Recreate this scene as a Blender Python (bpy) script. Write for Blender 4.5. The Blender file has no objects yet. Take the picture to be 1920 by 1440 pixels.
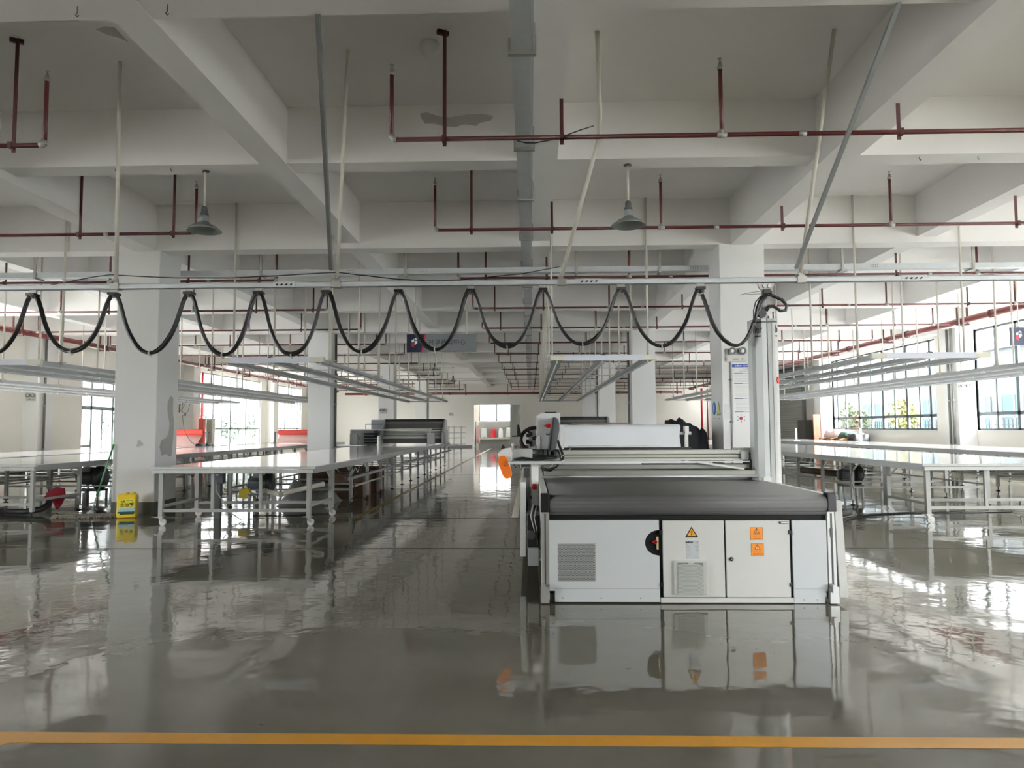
SKY=9.0; EXPO=2.42
import bpy, bmesh, math, random
from mathutils import Vector, Matrix, noise
random.seed(7)
SC = bpy.context.scene
COL = SC.collection
PI = math.pi
ORD = ['first','second','third','fourth','fifth','sixth','seventh','eighth','ninth','tenth','eleventh','twelfth','thirteenth','fourteenth','fifteenth','sixteenth']

# ------------------------------------------------------------------ camera (24 mm phone lens, eye height 1.42 m)
FPX, EYE = 1331.0, 1.42
YAW, PITCH, ROLL = 0.0255, math.atan(83/1331.0), 0.005
_f = Vector((-math.sin(YAW)*math.cos(PITCH), math.cos(YAW)*math.cos(PITCH), math.sin(PITCH)))
_r0 = Vector((math.cos(YAW), math.sin(YAW), 0)); _u0 = _r0.cross(_f)
_r = math.cos(ROLL)*_r0 - math.sin(ROLL)*_u0
_u = math.sin(ROLL)*_r0 + math.cos(ROLL)*_u0
cd = bpy.data.cameras.new('camera'); cam = bpy.data.objects.new('camera', cd); COL.objects.link(cam)
cam.matrix_world = Matrix(((_r.x,_u.x,-_f.x,0),(_r.y,_u.y,-_f.y,0),(_r.z,_u.z,-_f.z,EYE),(0,0,0,1)))
cd.sensor_width = 36; cd.sensor_fit = 'HORIZONTAL'; cd.lens = FPX/1920*36
cd.clip_start = .05; cd.clip_end = 400
SC.camera = cam
def at(x, y, Y):
    """point at depth Y that the photograph shows at pixel x, y"""
    d = _f*FPX + _r*(x-960) - _u*(y-720)
    t = Y/d.y
    return Vector((d.x*t, Y, EYE+d.z*t))

# ------------------------------------------------------------------ materials
def lin(c):
    return tuple(((v/255)/12.92 if v/255 <= .04045 else ((v/255+.055)/1.055)**2.4) for v in c)
MATS = {}
def M(name, rgb, rough=.5, metal=0., var=.05, scale=6., bump=0., bscale=40., spec=.5, stretch=None):
    if name in MATS: return MATS[name]
    m = bpy.data.materials.new(name); m.use_nodes = True
    nt = m.node_tree; N = nt.nodes; L = nt.links
    b = N['Principled BSDF']
    c = lin(rgb)
    b.inputs['Roughness'].default_value = rough; b.inputs['Metallic'].default_value = metal
    b.inputs['Specular IOR Level'].default_value = spec
    tc = N.new('ShaderNodeTexCoord'); mp = N.new('ShaderNodeMapping'); L.new(tc.outputs['Object'], mp.inputs[0])
    if stretch: mp.inputs['Scale'].default_value = stretch
    nz = N.new('ShaderNodeTexNoise'); nz.inputs['Scale'].default_value = scale; nz.inputs['Detail'].default_value = 4
    L.new(mp.outputs[0], nz.inputs['Vector'])
    mx = N.new('ShaderNodeMix'); mx.data_type = 'RGBA'
    mx.inputs[6].default_value = (*[max(0,v*(1-var)) for v in c],1); mx.inputs[7].default_value = (*[min(1,v*(1+var)) for v in c],1)
    L.new(nz.outputs['Fac'], mx.inputs[0]); L.new(mx.outputs[2], b.inputs['Base Color'])
    if bump:
        n2 = N.new('ShaderNodeTexNoise'); n2.inputs['Scale'].default_value = bscale; n2.inputs['Detail'].default_value = 3
        L.new(mp.outputs[0], n2.inputs['Vector'])
        bp = N.new('ShaderNodeBump'); bp.inputs['Strength'].default_value = bump; bp.inputs['Distance'].default_value = .01
        L.new(n2.outputs['Fac'], bp.inputs['Height']); L.new(bp.outputs[0], b.inputs['Normal'])
    MATS[name] = m
    return m

plaster = M('white_plaster', (232,232,231), .85, var=.03, scale=1.2, bump=.08, bscale=14)
ceilpaint = M('ceiling_paint', (235,233,231), .9, var=.035, scale=.9, bump=.06, bscale=10)
wallpaint = M('wall_paint', (234,231,224), .85, var=.03, scale=.8, bump=.05)
bandpaint = M('grey_band_paint', (92,92,88), .6)
cement = M('cement_patch', (184,182,178), .95, var=.12, scale=14)
pipered = M('pipe_red', (78,25,22), .45, var=.14, scale=22)
brightred = M('signal_red', (190,22,34), .4)
galv = M('galvanised_steel', (196,200,202), .42, .25, var=.08, scale=9)
zinc = M('zinc_fitting', (160,158,152), .45, .5)
alu = M('aluminium', (196,197,195), .35, .6)
whitemetal = M('white_powder_coat', (226,227,223), .38, var=.02)
coolwhite = M('cool_white_panel', (222,227,230), .35, var=.02)
lightgrey = M('light_grey_coat', (172,174,173), .42, var=.03)
midgrey = M('mid_grey_coat', (128,131,131), .45)
darkgrey = M('dark_grey_steel', (74,76,76), .5)
black = M('black_plastic', (20,20,21), .45)
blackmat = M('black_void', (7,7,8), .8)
pvc = M('ivory_pvc', (198,194,183), .5)
legpaint = M('table_leg_paint', (152,153,148), .45, var=.04)
laminate = M('white_laminate', (226,227,224), .09, var=.02, scale=2)
beltmat = M('grey_belt', (94,93,91), .62, var=.07, scale=5, stretch=(.4,9,9))
orange = M('orange_plastic', (226,112,22), .45)
yellow = M('yellow_plastic', (238,205,44), .4, var=.05)
rubber = M('black_rubber', (24,24,24), .55)
cablemat = M('black_cable', (26,26,26), .35)
blue = M('header_blue', (36,66,150), .5)
navy = M('sign_navy', (26,34,62), .45)
hangred = M('hanger_dark_red', (66,22,20), .5)
signgrey = M('sign_grey', (116,121,124), .45)
white = M('white_print', (236,237,236), .5, var=.01)
paper = M('white_paper', (232,233,232), .6, var=.02)
ink = M('black_ink', (28,28,30), .6)
greyink = M('grey_ink', (150,152,155), .6)
crimson = M('crimson_print', (176,38,52), .5)
green = M('green_paint', (74,128,92), .45)
carton = M('brown_cardboard', (128,92,64), .8, var=.12)
tubepaper = M('kraft_tube', (190,184,172), .7)
framewin = M('window_frame_grey', (70,80,84), .45)
framepale = M('pale_window_frame', (140,150,152), .45)

def glass_mat():
    m = bpy.data.materials.new('window_glass'); m.use_nodes = True
    nt = m.node_tree; N = nt.nodes; L = nt.links
    for n in list(N): N.remove(n)
    o = N.new('ShaderNodeOutputMaterial'); t = N.new('ShaderNodeBsdfTransparent'); g = N.new('ShaderNodeBsdfGlossy')
    t.inputs[0].default_value = (.975,.985,.985,1); g.inputs['Roughness'].default_value = .02
    fr = N.new('ShaderNodeFresnel'); fr.inputs[0].default_value = 1.3
    ge = N.new('ShaderNodeNewGeometry'); iv = N.new('ShaderNodeMath'); iv.operation='SUBTRACT'; iv.inputs[0].default_value=1; L.new(ge.outputs['Backfacing'], iv.inputs[1])
    mu = N.new('ShaderNodeMath'); mu.operation='MULTIPLY'; L.new(fr.outputs[0], mu.inputs[0]); L.new(iv.outputs[0], mu.inputs[1])
    mx = N.new('ShaderNodeMixShader'); L.new(mu.outputs[0], mx.inputs[0]); L.new(t.outputs[0], mx.inputs[1]); L.new(g.outputs[0], mx.inputs[2])
    L.new(mx.outputs[0], o.inputs[0])
    return m
glass = glass_mat()

def floor_mat():
    m = bpy.data.materials.new('grey_epoxy_floor'); m.use_nodes = True
    nt = m.node_tree; N = nt.nodes; L = nt.links
    b = N['Principled BSDF']
    tc = N.new('ShaderNodeTexCoord')
    n1 = N.new('ShaderNodeTexNoise'); n1.inputs['Scale'].default_value = .55; n1.inputs['Detail'].default_value = 6
    n2 = N.new('ShaderNodeTexNoise'); n2.inputs['Scale'].default_value = 9; n2.inputs['Detail'].default_value = 5
    L.new(tc.outputs['Object'], n1.inputs[0]); L.new(tc.outputs['Object'], n2.inputs[0])
    r1 = N.new('ShaderNodeValToRGB'); r1.color_ramp.elements[0].position=.3; r1.color_ramp.elements[1].position=.75
    r1.color_ramp.elements[0].color=(*lin((100,97,85)),1); r1.color_ramp.elements[1].color=(*lin((114,111,99)),1)
    L.new(n1.outputs['Fac'], r1.inputs[0])
    mx = N.new('ShaderNodeMix'); mx.data_type='RGBA'; mx.blend_type='MULTIPLY'; mx.inputs[0].default_value=.10
    L.new(r1.outputs[0], mx.inputs[6]); L.new(n2.outputs['Fac'], mx.inputs[7])
    # small dark scuffs
    v = N.new('ShaderNodeTexVoronoi'); v.inputs['Scale'].default_value = 1.5; v.inputs['Randomness'].default_value=1
    mp = N.new('ShaderNodeMapping'); mp.inputs['Scale'].default_value=(1,2.4,1); L.new(tc.outputs['Object'], mp.inputs[0]); L.new(mp.outputs[0], v.inputs['Vector'])
    r2 = N.new('ShaderNodeValToRGB'); r2.color_ramp.elements[0].position=.018; r2.color_ramp.elements[1].position=.03
    r2.color_ramp.elements[0].color=(.25,.25,.25,1); r2.color_ramp.elements[1].color=(1,1,1,1)
    L.new(v.outputs['Distance'], r2.inputs[0])
    m2 = N.new('ShaderNodeMix'); m2.data_type='RGBA'; m2.blend_type='MULTIPLY'; m2.inputs[0].default_value=1
    L.new(mx.outputs[2], m2.inputs[6]); L.new(r2.outputs[0], m2.inputs[7]); L.new(m2.outputs[2], b.inputs['Base Color'])
    n3 = N.new('ShaderNodeTexNoise'); n3.inputs['Scale'].default_value=1.1; n3.inputs['Detail'].default_value=4
    L.new(tc.outputs['Object'], n3.inputs[0])
    mr = N.new('ShaderNodeMapRange'); mr.inputs[1].default_value=.3; mr.inputs[2].default_value=.7; mr.inputs[3].default_value=.03; mr.inputs[4].default_value=.075
    L.new(n3.outputs['Fac'], mr.inputs[0]); L.new(mr.outputs[0], b.inputs['Roughness'])
    b.inputs['IOR'].default_value = 1.65
    n4 = N.new('ShaderNodeTexNoise'); n4.inputs['Scale'].default_value=2.2; n4.inputs['Detail'].default_value=3
    L.new(tc.outputs['Object'], n4.inputs[0])
    bp = N.new('ShaderNodeBump'); bp.inputs['Strength'].default_value=.22; bp.inputs['Distance'].default_value=.02
    L.new(n4.outputs['Fac'], bp.inputs['Height']); L.new(bp.outputs[0], b.inputs['Normal'])
    return m
floormat = floor_mat()

# ------------------------------------------------------------------ mesh builder
class MB:
    def __init__(s): s.v=[]; s.f=[]; s.sm=[]
    def add(s, vs, fs, smooth=False):
        b=len(s.v); s.v += [tuple(v) for v in vs]
        for f in fs: s.f.append(tuple(b+i for i in f)); s.sm.append(smooth)
        return s
    def box(s, x0,x1,y0,y1,z0,z1):
        if x0>x1: x0,x1=x1,x0
        if y0>y1: y0,y1=y1,y0
        if z0>z1: z0,z1=z1,z0
        return s.add([(x0,y0,z0),(x1,y0,z0),(x1,y1,z0),(x0,y1,z0),(x0,y0,z1),(x1,y0,z1),(x1,y1,z1),(x0,y1,z1)],
          [(0,3,2,1),(4,5,6,7),(0,1,5,4),(1,2,6,5),(2,3,7,6),(3,0,4,7)])
    def bar(s, p, q, w, h, up=(0,0,1)):
        p=Vector(p); q=Vector(q); d=(q-p).normalized(); up=Vector(up)
        if abs(d.dot(up))>.99: up=Vector((0,1,0))
        a=d.cross(up).normalized(); b=a.cross(d)
        vs=[]
        for c in (p,q):
            for i,j in ((-1,-1),(1,-1),(1,1),(-1,1)): vs.append(c+a*(i*w/2)+b*(j*h/2))
        return s.add(vs,[(0,1,2,3),(7,6,5,4),(0,4,5,1),(1,5,6,2),(2,6,7,3),(3,7,4,0)])
    def tube(s, pts, r, n=8, caps=True, up=None):
        pts=[Vector(p) for p in pts]; m=len(pts)
        rs = r if isinstance(r,(list,tuple)) else [r]*m
        t0=(pts[1]-pts[0]).normalized()
        ref=Vector(up) if up else (Vector((0,0,1)) if abs(t0.z)<.9 else Vector((1,0,0)))
        a=(ref-t0*ref.dot(t0)).normalized()
        vs=[]
        for i,p in enumerate(pts):
            t=(pts[min(i+1,m-1)]-pts[max(i-1,0)]).normalized()
            a=(a-t*a.dot(t)); a=a.normalized() if a.length>1e-6 else Vector((1,0,0))
            b=t.cross(a)
            for k in range(n):
                an=2*PI*k/n; vs.append(p+(a*math.cos(an)+b*math.sin(an))*rs[i])
        fs=[]
        for i in range(m-1):
            for k in range(n): fs.append((i*n+k,i*n+(k+1)%n,(i+1)*n+(k+1)%n,(i+1)*n+k))
        b0=len(s.v); s.add(vs,fs,True)
        if caps:
            s.f.append(tuple(b0+k for k in reversed(range(n)))); s.sm.append(False)
            s.f.append(tuple(b0+(m-1)*n+k for k in range(n))); s.sm.append(False)
        return s
    def cyl(s, p, q, r, n=16): return s.tube([p,q], r, n)
    def lathe(s, prof, c, n=24, axis='z'):
        c=Vector(c); vs=[]
        for r,h in prof:
            for k in range(n):
                an=2*PI*k/n; x,y=r*math.cos(an),r*math.sin(an)
                vs.append(c+(Vector((x,y,h)) if axis=='z' else Vector((x,h,y)) if axis=='y' else Vector((h,x,y))))
        fs=[]
        for i in range(len(prof)-1):
            for k in range(n): fs.append((i*n+k,i*n+(k+1)%n,(i+1)*n+(k+1)%n,(i+1)*n+k))
        return s.add(vs,fs,True)
    def prism(s, poly, a, b, plane='xz'):
        n=len(poly)
        def P(u,v,w): return (u,w,v) if plane=='xz' else (w,u,v) if plane=='yz' else (u,v,w)
        vs=[P(u,v,a) for u,v in poly]+[P(u,v,b) for u,v in poly]
        fs=[tuple(range(n)), tuple(reversed(range(n,2*n)))]+[(i,i+n,(i+1)%n+n,(i+1)%n) for i in range(n)]
        return s.add(vs,fs)
    def ball(s, c, r, nu=12, nv=8, sc=(1,1,1), jit=0, seed=0):
        c=Vector(c); vs=[]; 
        for j in range(nv+1):
            th=PI*j/nv
            for i in range(nu):
                ph=2*PI*i/nu
                d=Vector((math.sin(th)*math.cos(ph),math.sin(th)*math.sin(ph),math.cos(th)))
                k=1+(jit*noise.noise(d*1.7+Vector((seed,seed*.3,0))) if jit else 0)
                vs.append(c+Vector((d.x*r*sc[0]*k,d.y*r*sc[1]*k,d.z*r*sc[2]*k)))
        fs=[(j*nu+i,(j+1)*nu+i,(j+1)*nu+(i+1)%nu,j*nu+(i+1)%nu) for j in range(nv) for i in range(nu)]
        return s.add(vs,fs,True)
    def mesh(s, name, mat, org=(0,0,0)):
        me=bpy.data.meshes.new(name); o=Vector(org)
        me.from_pydata([tuple(Vector(v)-o) for v in s.v],[],s.f); me.update()
        for p,k in zip(me.polygons,s.sm): p.use_smooth=k
        bm=bmesh.new(); bm.from_mesh(me); bmesh.ops.recalc_face_normals(bm,faces=bm.faces); bm.to_mesh(me); bm.free()
        me.materials.append(mat)
        return me
    def build(s, name, mat, parent=None, org=None, bev=0):
        if org is None: org = wloc(parent) if parent else (0,0,0)
        o=bpy.data.objects.new(name, s.mesh(name,mat,org)); COL.objects.link(o)
        if parent: o.parent=parent; o.location=Vector(org)-wloc(parent)
        else: o.location=org
        if bev:
            md=o.modifiers.new('bevel','BEVEL'); md.width=bev; md.segments=2; md.limit_method='ANGLE'
        return o
def wloc(o):
    v=Vector((0,0,0))
    while o: v=v+o.location; o=o.parent
    return v
def tag(o, label, cat, group=None, kind=None):
    o['label']=label; o['category']=cat
    if group: o['group']=group
    if kind: o['kind']=kind
    return o
def thing(name, label, cat, loc=(0,0,0), group=None):
    o=bpy.data.objects.new(name,None); COL.objects.link(o); o.location=loc; o.empty_display_size=.1
    return tag(o,label,cat,group)
def struct(o): o['kind']='structure'; return o
def inst(src, name, loc, parent):
    """a part that shares the mesh of SRC, at world place LOC"""
    o=src.copy(); COL.objects.link(o); o.name=name; o.parent=parent; o.location=Vector(loc)-wloc(parent)
    return o
def dup(src, delta, label=None, group=None):
    c=src.copy(); COL.objects.link(c); c.location=src.location+Vector(delta)
    if label: c['label']=label
    if group: c['group']=group
    def rec(a,b):
        for ch in a.children:
            d=ch.copy(); COL.objects.link(d); d.parent=b; rec(ch,d)
    rec(src,c)
    return c
def lettering(text, size, org, mat, name, parent, ext=.0015, align='CENTER', face='front', spacing=1, bold=0, sx=1):
    cu=bpy.data.curves.new('letters','FONT'); cu.body=text; cu.size=size; cu.align_x=align; cu.align_y='CENTER'
    cu.extrude=ext; cu.space_character=spacing; cu.offset=bold; cu.resolution_u=3
    t=bpy.data.objects.new('letters',cu); COL.objects.link(t)
    dg=bpy.context.evaluated_depsgraph_get(); dg.update()
    me=bpy.data.meshes.new_from_object(t.evaluated_get(dg))
    bpy.data.objects.remove(t)
    o=Vector(org)
    for v in me.vertices:
        x,y,z=v.co
        x*=sx
        if face=='front': v.co=Vector((x,-z,y))          # read from -Y
        elif face=='left': v.co=Vector((-z,-x,y))        # read from -X
    me.materials.clear(); me.materials.append(mat)
    ob=bpy.data.objects.new(name,me); COL.objects.link(ob)
    if parent: ob.parent=parent; ob.location=o-wloc(parent)
    else: ob.location=o
    return ob
# ------------------------------------------------------------------ the hall
XL, XR, YN, YF, ZC = -16.3, 13.85, -6.0, 53.9, 5.3
COLY = [1.4, 11.9, 22.4, 32.9, 43.4]; CW = .73
struct(MB().box(XL-.3,XR+.3,YN-.3,YF+.3,-.2,0).build('floor', floormat))
struct(MB().box(XL-.3,XR+.3,YN-.3,YF+.3,ZC,ZC+.15).build('ceiling', ceilpaint))
# beams across the hall, at a third of each bay
SECY = [-2.1, 5.09, 8.42, 15.55, 19.05, 26.05, 29.55, 36.55, 40.05, 47.05, 50.55]
MAINY = [c+CW/2-.2 for c in COLY]
LONG = [(-10.0,.32,4.594),(-13.3,.32,4.594),(-3.06,.32,4.594),(.19,.30,4.594),(6.66,.32,4.594),(10.1,.32,4.594),(-6.6,.36,4.492),(3.575,.36,4.492),(XL+.2,.4,4.492),(XR-.2,.4,4.492)]
for y in SECY: struct(MB().box(XL,XR,y-.15,y+.15,4.6,ZC).build('ceiling_beam', ceilpaint))
for y in MAINY: struct(MB().box(XL,XR,y-.17,y+.17,4.5,ZC).build('ceiling_beam', ceilpaint))
for x,w,z in LONG: struct(MB().box(x-w/2,x+w/2,YN,YF,z,ZC).build('ceiling_beam', ceilpaint))
def ceil_z(x,y):
    z=ZC
    for b in SECY:
        if abs(y-b)<.16: z=min(z,4.6)
    for b in MAINY:
        if abs(y-b)<.18: z=min(z,4.5)
    for bx,w,bz in LONG:
        if abs(x-bx)<w/2+.01: z=min(z,bz)
    return z
# columns with a grey painted foot
def column(x0,x1,y0,y1):
    o=struct(MB().box(x0,x1,y0,y1,0,4.9).build('column', plaster, bev=.012))
    struct(MB().box(x0-.004,x1+.004,y0-.004,y1+.004,0,.21).build('baseboard', bandpaint, o, org=(0,0,0)))
    return o
COLS={}
for y in COLY:
    COLS[('a',y)]=column(-7.08,-6.35,y,y+CW)
    COLS[('b',y)]=column(3.2,3.95,y,y+CW)
    COLS[('w',y)]=column(XR-.55,XR+.1,y,y+CW)
    COLS[('d',y)]=column(XL-.1,XL+.5,y,y+CW)
# cement repair patches and paint loss
def blob(pts, plane, a, b, name, parent, mat=cement):
    return struct(MB().prism(pts,a,b,plane).build(name, mat, parent, org=wloc(parent)))
c1=COLS[('a',11.9)]
px=[(318,745),(322,742),(325,748),(324,770),(326,790),(325,815),(323,838),(321,855),(317,856),(311,851),(303,855),(299,838),(302,826),(312,820),(316,812),(318,795),(314,772),(314,756)]
def atX(x,y,X):
    d=_f*FPX+_r*(x-960)-_u*(y-720); t=X/d.x
    return (d.y*t, EYE+d.z*t)
blob([atX(x,y,-6.35) for x,y in px],'yz',-6.351,-6.3475,'plaster_patch',c1)
px=[(258,826),(263,825),(265,829),(269,831),(267,836),(263,836),(259,839),(256,836),(258,831)]
blob([(at(x,y,11.9).x,at(x,y,11.9).z) for x,y in px],'xz',11.8975,11.901,'plaster_patch',c1)
bm2=[o for o in COL.objects if o.name.startswith('ceiling_beam')]
beam84=[o for o in bm2 if abs(o.bound_box[0][1]-(8.42-.15))<.01][0]
px=[(787,213),(800,211),(812,214),(825,219),(845,220),(860,217),(880,214),(905,213),(925,218),(920,226),(900,230),(893,236),(870,233),(855,238),(833,237),(815,232),(797,232),(790,222)]
blob([(at(x,y,8.27).x,at(x,y,8.27).z) for x,y in px],'xz',8.2675,8.271,'plaster_patch',beam84)
def atZ(x,y,Z):
    d=_f*FPX+_r*(x-960)-_u*(y-720); t=(Z-EYE)/d.z
    return (d.x*t,d.y*t)
blob([atZ(x,y,ZC) for x,y in [(180,55),(196,50),(215,52),(240,78),(222,70),(200,64)]],'xy',ZC-.004,ZC+.001,'plaster_patch',bpy.data.objects['ceiling'])
struct(MB().box(XL,XR,8.255,8.27,4.6,4.655).build('plaster_lip',ceilpaint,beam84,org=wloc(beam84)))
# gap where beam and pier meet, rust freckles stay out; paint drips on the secondary beam's flank
# walls: openings as (y0,y1,z0,z1)
def wall_along(name, x0, x1, y0, y1, openings, mat):
    m=MB(); y=y0
    for a,b,z0,z1 in sorted(openings):
        m.box(x0,x1,y,a,0,ZC)
        if z0>0: m.box(x0,x1,a,b,0,z0)
        m.box(x0,x1,a,b,z1,ZC); y=b
    m.box(x0,x1,y,y1,0,ZC)
    return struct(m.build(name, mat))
RW=[(-4.6,1.4),(3.6,11.9),(14.1,22.4),(24.56,32.9),(49.2,53.2)]
RO=[(a,b,1.29,4.42) for a,b in RW]
wall_along('wall_right', XR, XR+.25, YN-.25, YF+.25, RO, wallpaint)
LW=[(-4.6,1.0),(13.6,19.2),(34.1,42.6),(44.4,50.2)]  # first two are unseen windows, added to bring light into the near bays
LO=[(a,b,.45,4.3) for a,b in LW]+[(25.4,28.0,0,3.55)]
wall_along('wall_left', XL-.25, XL, YN-.25, YF+.25, LO, wallpaint)
# end wall with the wash-room doorway
DX0,DX1,DZ=-4.40,-.76,3.29
struct(MB().box(XL-.25,DX0,YF,YF+.25,0,ZC).box(DX0,DX1,YF,YF+.25,DZ,ZC).box(DX1,XR+.25,YF,YF+.25,0,ZC).build('wall_back', wallpaint))
FO=[(8.4,12.4)]  # unseen window behind the camera, added to light the machine front and ceiling
m=MB(); x=XL-.25
for a,b in FO: m.box(x,a,YN-.25,YN,0,ZC).box(a,b,YN-.25,YN,0,.9).box(a,b,YN-.25,YN,4.4,ZC); x=b
m.box(x,XR+.25,YN-.25,YN,0,ZC); struct(m.build('wall_front', wallpaint))
struct(MB().box(XL,DX0,YF-.02,YF,0,.15).build('baseboard_back', bandpaint)); struct(MB().box(DX1,XR,YF-.02,YF,0,.15).build('baseboard_back', bandpaint))
struct(MB().box(XR-.02,XR,YN,35.6,0,.15).build('baseboard_right', bandpaint))
struct(MB().box(XL,XL+.02,YN,25.3,0,.15).build('baseboard_left', bandpaint))
# windows
WN=[0]
def window_side(x, y0, y1, z0, z1, mull, transoms, heavy, mat, inward):
    WN[0]+=1
    w=bpy.data.objects.new('window_%d'%WN[0],None); COL.objects.link(w); w.location=(x,(y0+y1)/2,z0); struct(w)
    f=MB(); g=MB(); d=.035
    f.box(x-d,x+d,y0,y1,z0,z0+.06).box(x-d,x+d,y0,y1,z1-.06,z1).box(x-d,x+d,y0,y0+.06,z0,z1).box(x-d,x+d,y1-.06,y1,z0,z1)
    for i,y in enumerate(mull):
        t=.06 if i%2==heavy else .034
        f.box(x-d,x+d,y-t,y+t,z0,z1)
    for z,t in transoms: f.box(x-d,x+d,y0,y1,z-t,z+t)
    struct(f.build('window_frame', mat, w)); struct(g.box(x-.004,x+.004,y0+.02,y1-.02,z0+.02,z1-.02).build('window_pane', glass, w))
    if inward: struct(MB().box(x-.12,x+.1,y0,y1,z0-.02,z0).build('window_sill', plaster, w))
def even(a,b,n): return [a+(b-a)*i/n for i in range(1,n)]
for a,b in RW:
    window_side(XR+.08,a,b,1.29,4.42, [24.98,25.68,26.54,27.42,28.32,29.28,30.36,31.63,32.44] if a==24.56 else even(a,b,9), [(1.79,.05),(3.1,.055)],0,framewin,True)
for i,(a,b) in enumerate(LW):
    window_side(XL-.1,a,b,.45,4.3, even(a,b,8 if i!=3 else 9), [(1.47,.035),(3.2,.035)],1,framepale,False)
def window_front(x0,x1,y,z0,z1,n,mat,tr=()):
    WN[0]+=1
    w=bpy.data.objects.new('window_%d'%WN[0],None); COL.objects.link(w); w.location=((x0+x1)/2,y,z0); struct(w)
    f=MB(); d=.035
    f.box(x0,x1,y-d,y+d,z0,z0+.06).box(x0,x1,y-d,y+d,z1-.06,z1).box(x0,x0+.06,y-d,y+d,z0,z1).box(x1-.06,x1,y-d,y+d,z0,z1)
    for i,x in enumerate(even(x0,x1,n)): t=.05 if i%2 else .03; f.box(x-t,x+t,y-d,y+d,z0,z1)
    for z in tr: f.box(x0,x1,y-d,y+d,z-.03,z+.03)
    struct(f.build('window_frame', mat, w)); struct(MB().box(x0+.02,x1-.02,y-.004,y+.004,z0+.02,z1-.02).build('window_pane', glass, w))
for a,b in FO: window_front(a,b,YN-.1,.9,4.4,7,framewin,(1.9,3.2))
# glass entrance door in the left wall
d=bpy.data.objects.new('door_1',None); COL.objects.link(d); d.location=(XL-.08,26.7,0); struct(d)
f=MB(); x=XL-.08
for y,t in ((25.43,.04),(26.02,.05),(27.38,.05),(27.97,.04)): f.box(x-.05,x+.05,y-t,y+t,0,3.55)
f.box(x-.05,x+.05,25.4,28,2.18,2.32).box(x-.05,x+.05,25.4,28,3.48,3.55).box(x-.05,x+.05,25.4,26.02,.8,.88).box(x-.05,x+.05,27.38,28,.8,.88)
f.box(x-.04,x+.04,26.66,26.74,0,2.2).box(x-.04,x+.04,26.02,27.4,0,.12)
struct(f.build('door_frame', framepale, d)); struct(MB().box(x-.004,x+.004,25.42,27.98,.02,3.5).build('door_pane', glass, d))
for y in (26.56,26.84): struct(MB().tube([(x+.05,y,.85),(x+.11,y,.9),(x+.11,y,1.45),(x+.05,y,1.5)],.014).build('door_handle', alu, d))
# roller shutter door in the right wall
d=bpy.data.objects.new('door_2',None); COL.objects.link(d); d.location=(XR-.1,38,0); struct(d)
prof=[(XR-.06-(.018 if k%2 else 0), .02+k*.0475) for k in range(81)]
m=MB(); m.prism(prof+[(XR-.001,.02+80*.0475),(XR-.001,.02)],36.2,40.4,'xz')
m.f=[f for f in m.f]; struct(m.build('shutter_curtain', M('shutter_grey',(188,190,183),.5,.1), d))
struct(MB().box(XR-.14,XR,36.02,36.2,0,4.0).box(XR-.14,XR,40.4,40.58,0,4.0).box(XR-.4,XR,36.02,40.58,3.82,4.35).build('shutter_guide', midgrey, d))
# wash room behind the doorway
struct(MB().box(DX0-.6,DX0-.4,YF+.25,58,0,3.6).build('wall_back', wallpaint)); struct(MB().box(.2,.4,YF+.25,58,0,3.6).build('wall_back', wallpaint))
wf=struct(MB().box(DX0-.6,-4.15,57.8,58,0,3.6).box(-4.15,-1.35,57.8,58,0,2.0).box(-4.15,-1.35,57.8,58,3.45,3.6).box(-1.35,.4,57.8,58,0,3.6).build('wall_back', wallpaint))
struct(MB().box(DX0-.6,.4,YF+.25,58,3.6,3.7).build('ceiling', ceilpaint)); struct(MB().box(DX0-.6,.4,YF+.25,58,-.1,.0).build('floor', floormat))
window_front(-4.15,-1.35,57.9,2.0,3.45,4,framewin)
tile=M('grey_stone_tile',(158,160,158),.5,var=.12,scale=3)
struct(MB().box(-4.2,-1.35,57.74,57.8,0,1.95).build('trim_1', tile)); struct(MB().box(-1.55,-.76,54.4,54.6,0,3.6).build('trim_2', M('dark_stone_tile',(146,148,143),.5,var=.12,scale=3)))
struct(MB().box(DX0,DX0+.12,YF-.03,YF+.28,0,DZ).box(DX0,DX1,YF-.03,YF+.28,DZ-.08,DZ).build('trim_3', plaster))
# floor joints and painted lane lines
joint=M('floor_joint',(44,44,42),.7); lane=M('lane_yellow',(196,138,14),.42,var=.1,scale=7); lane2=M('worn_lane_yellow',(170,150,96),.3,var=.18,scale=5); lane3=M('dull_lane_yellow',(150,120,44),.3,var=.2,scale=6)
for y in (8.50,11.33,22.0,32.5,43.0): struct(MB().box(XL,XR,y-.017,y+.017,-.01,.0012).build('floor_joint', joint))
m=MB(); m.prism([(-2.52,3.385),(XR,3.385),(XR,3.275),(-2.38,3.275),(-2.44,3.2),(-2.44,-3),(-2.56,-3),(-2.56,3.34)],.0004,.0016,'xy'); struct(m.build('floor_line', lane))
struct(MB().box(-2.84,-2.75,11.4,50,.0004,.0014).build('floor_line', lane3)); struct(MB().box(-.31,-.2,11.4,50,.0004,.0014).build('floor_line', lane2))
struct(MB().box(-6.2,-5.75,11.52,11.6,.0004,.0014).build('floor_line', lane3))
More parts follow.
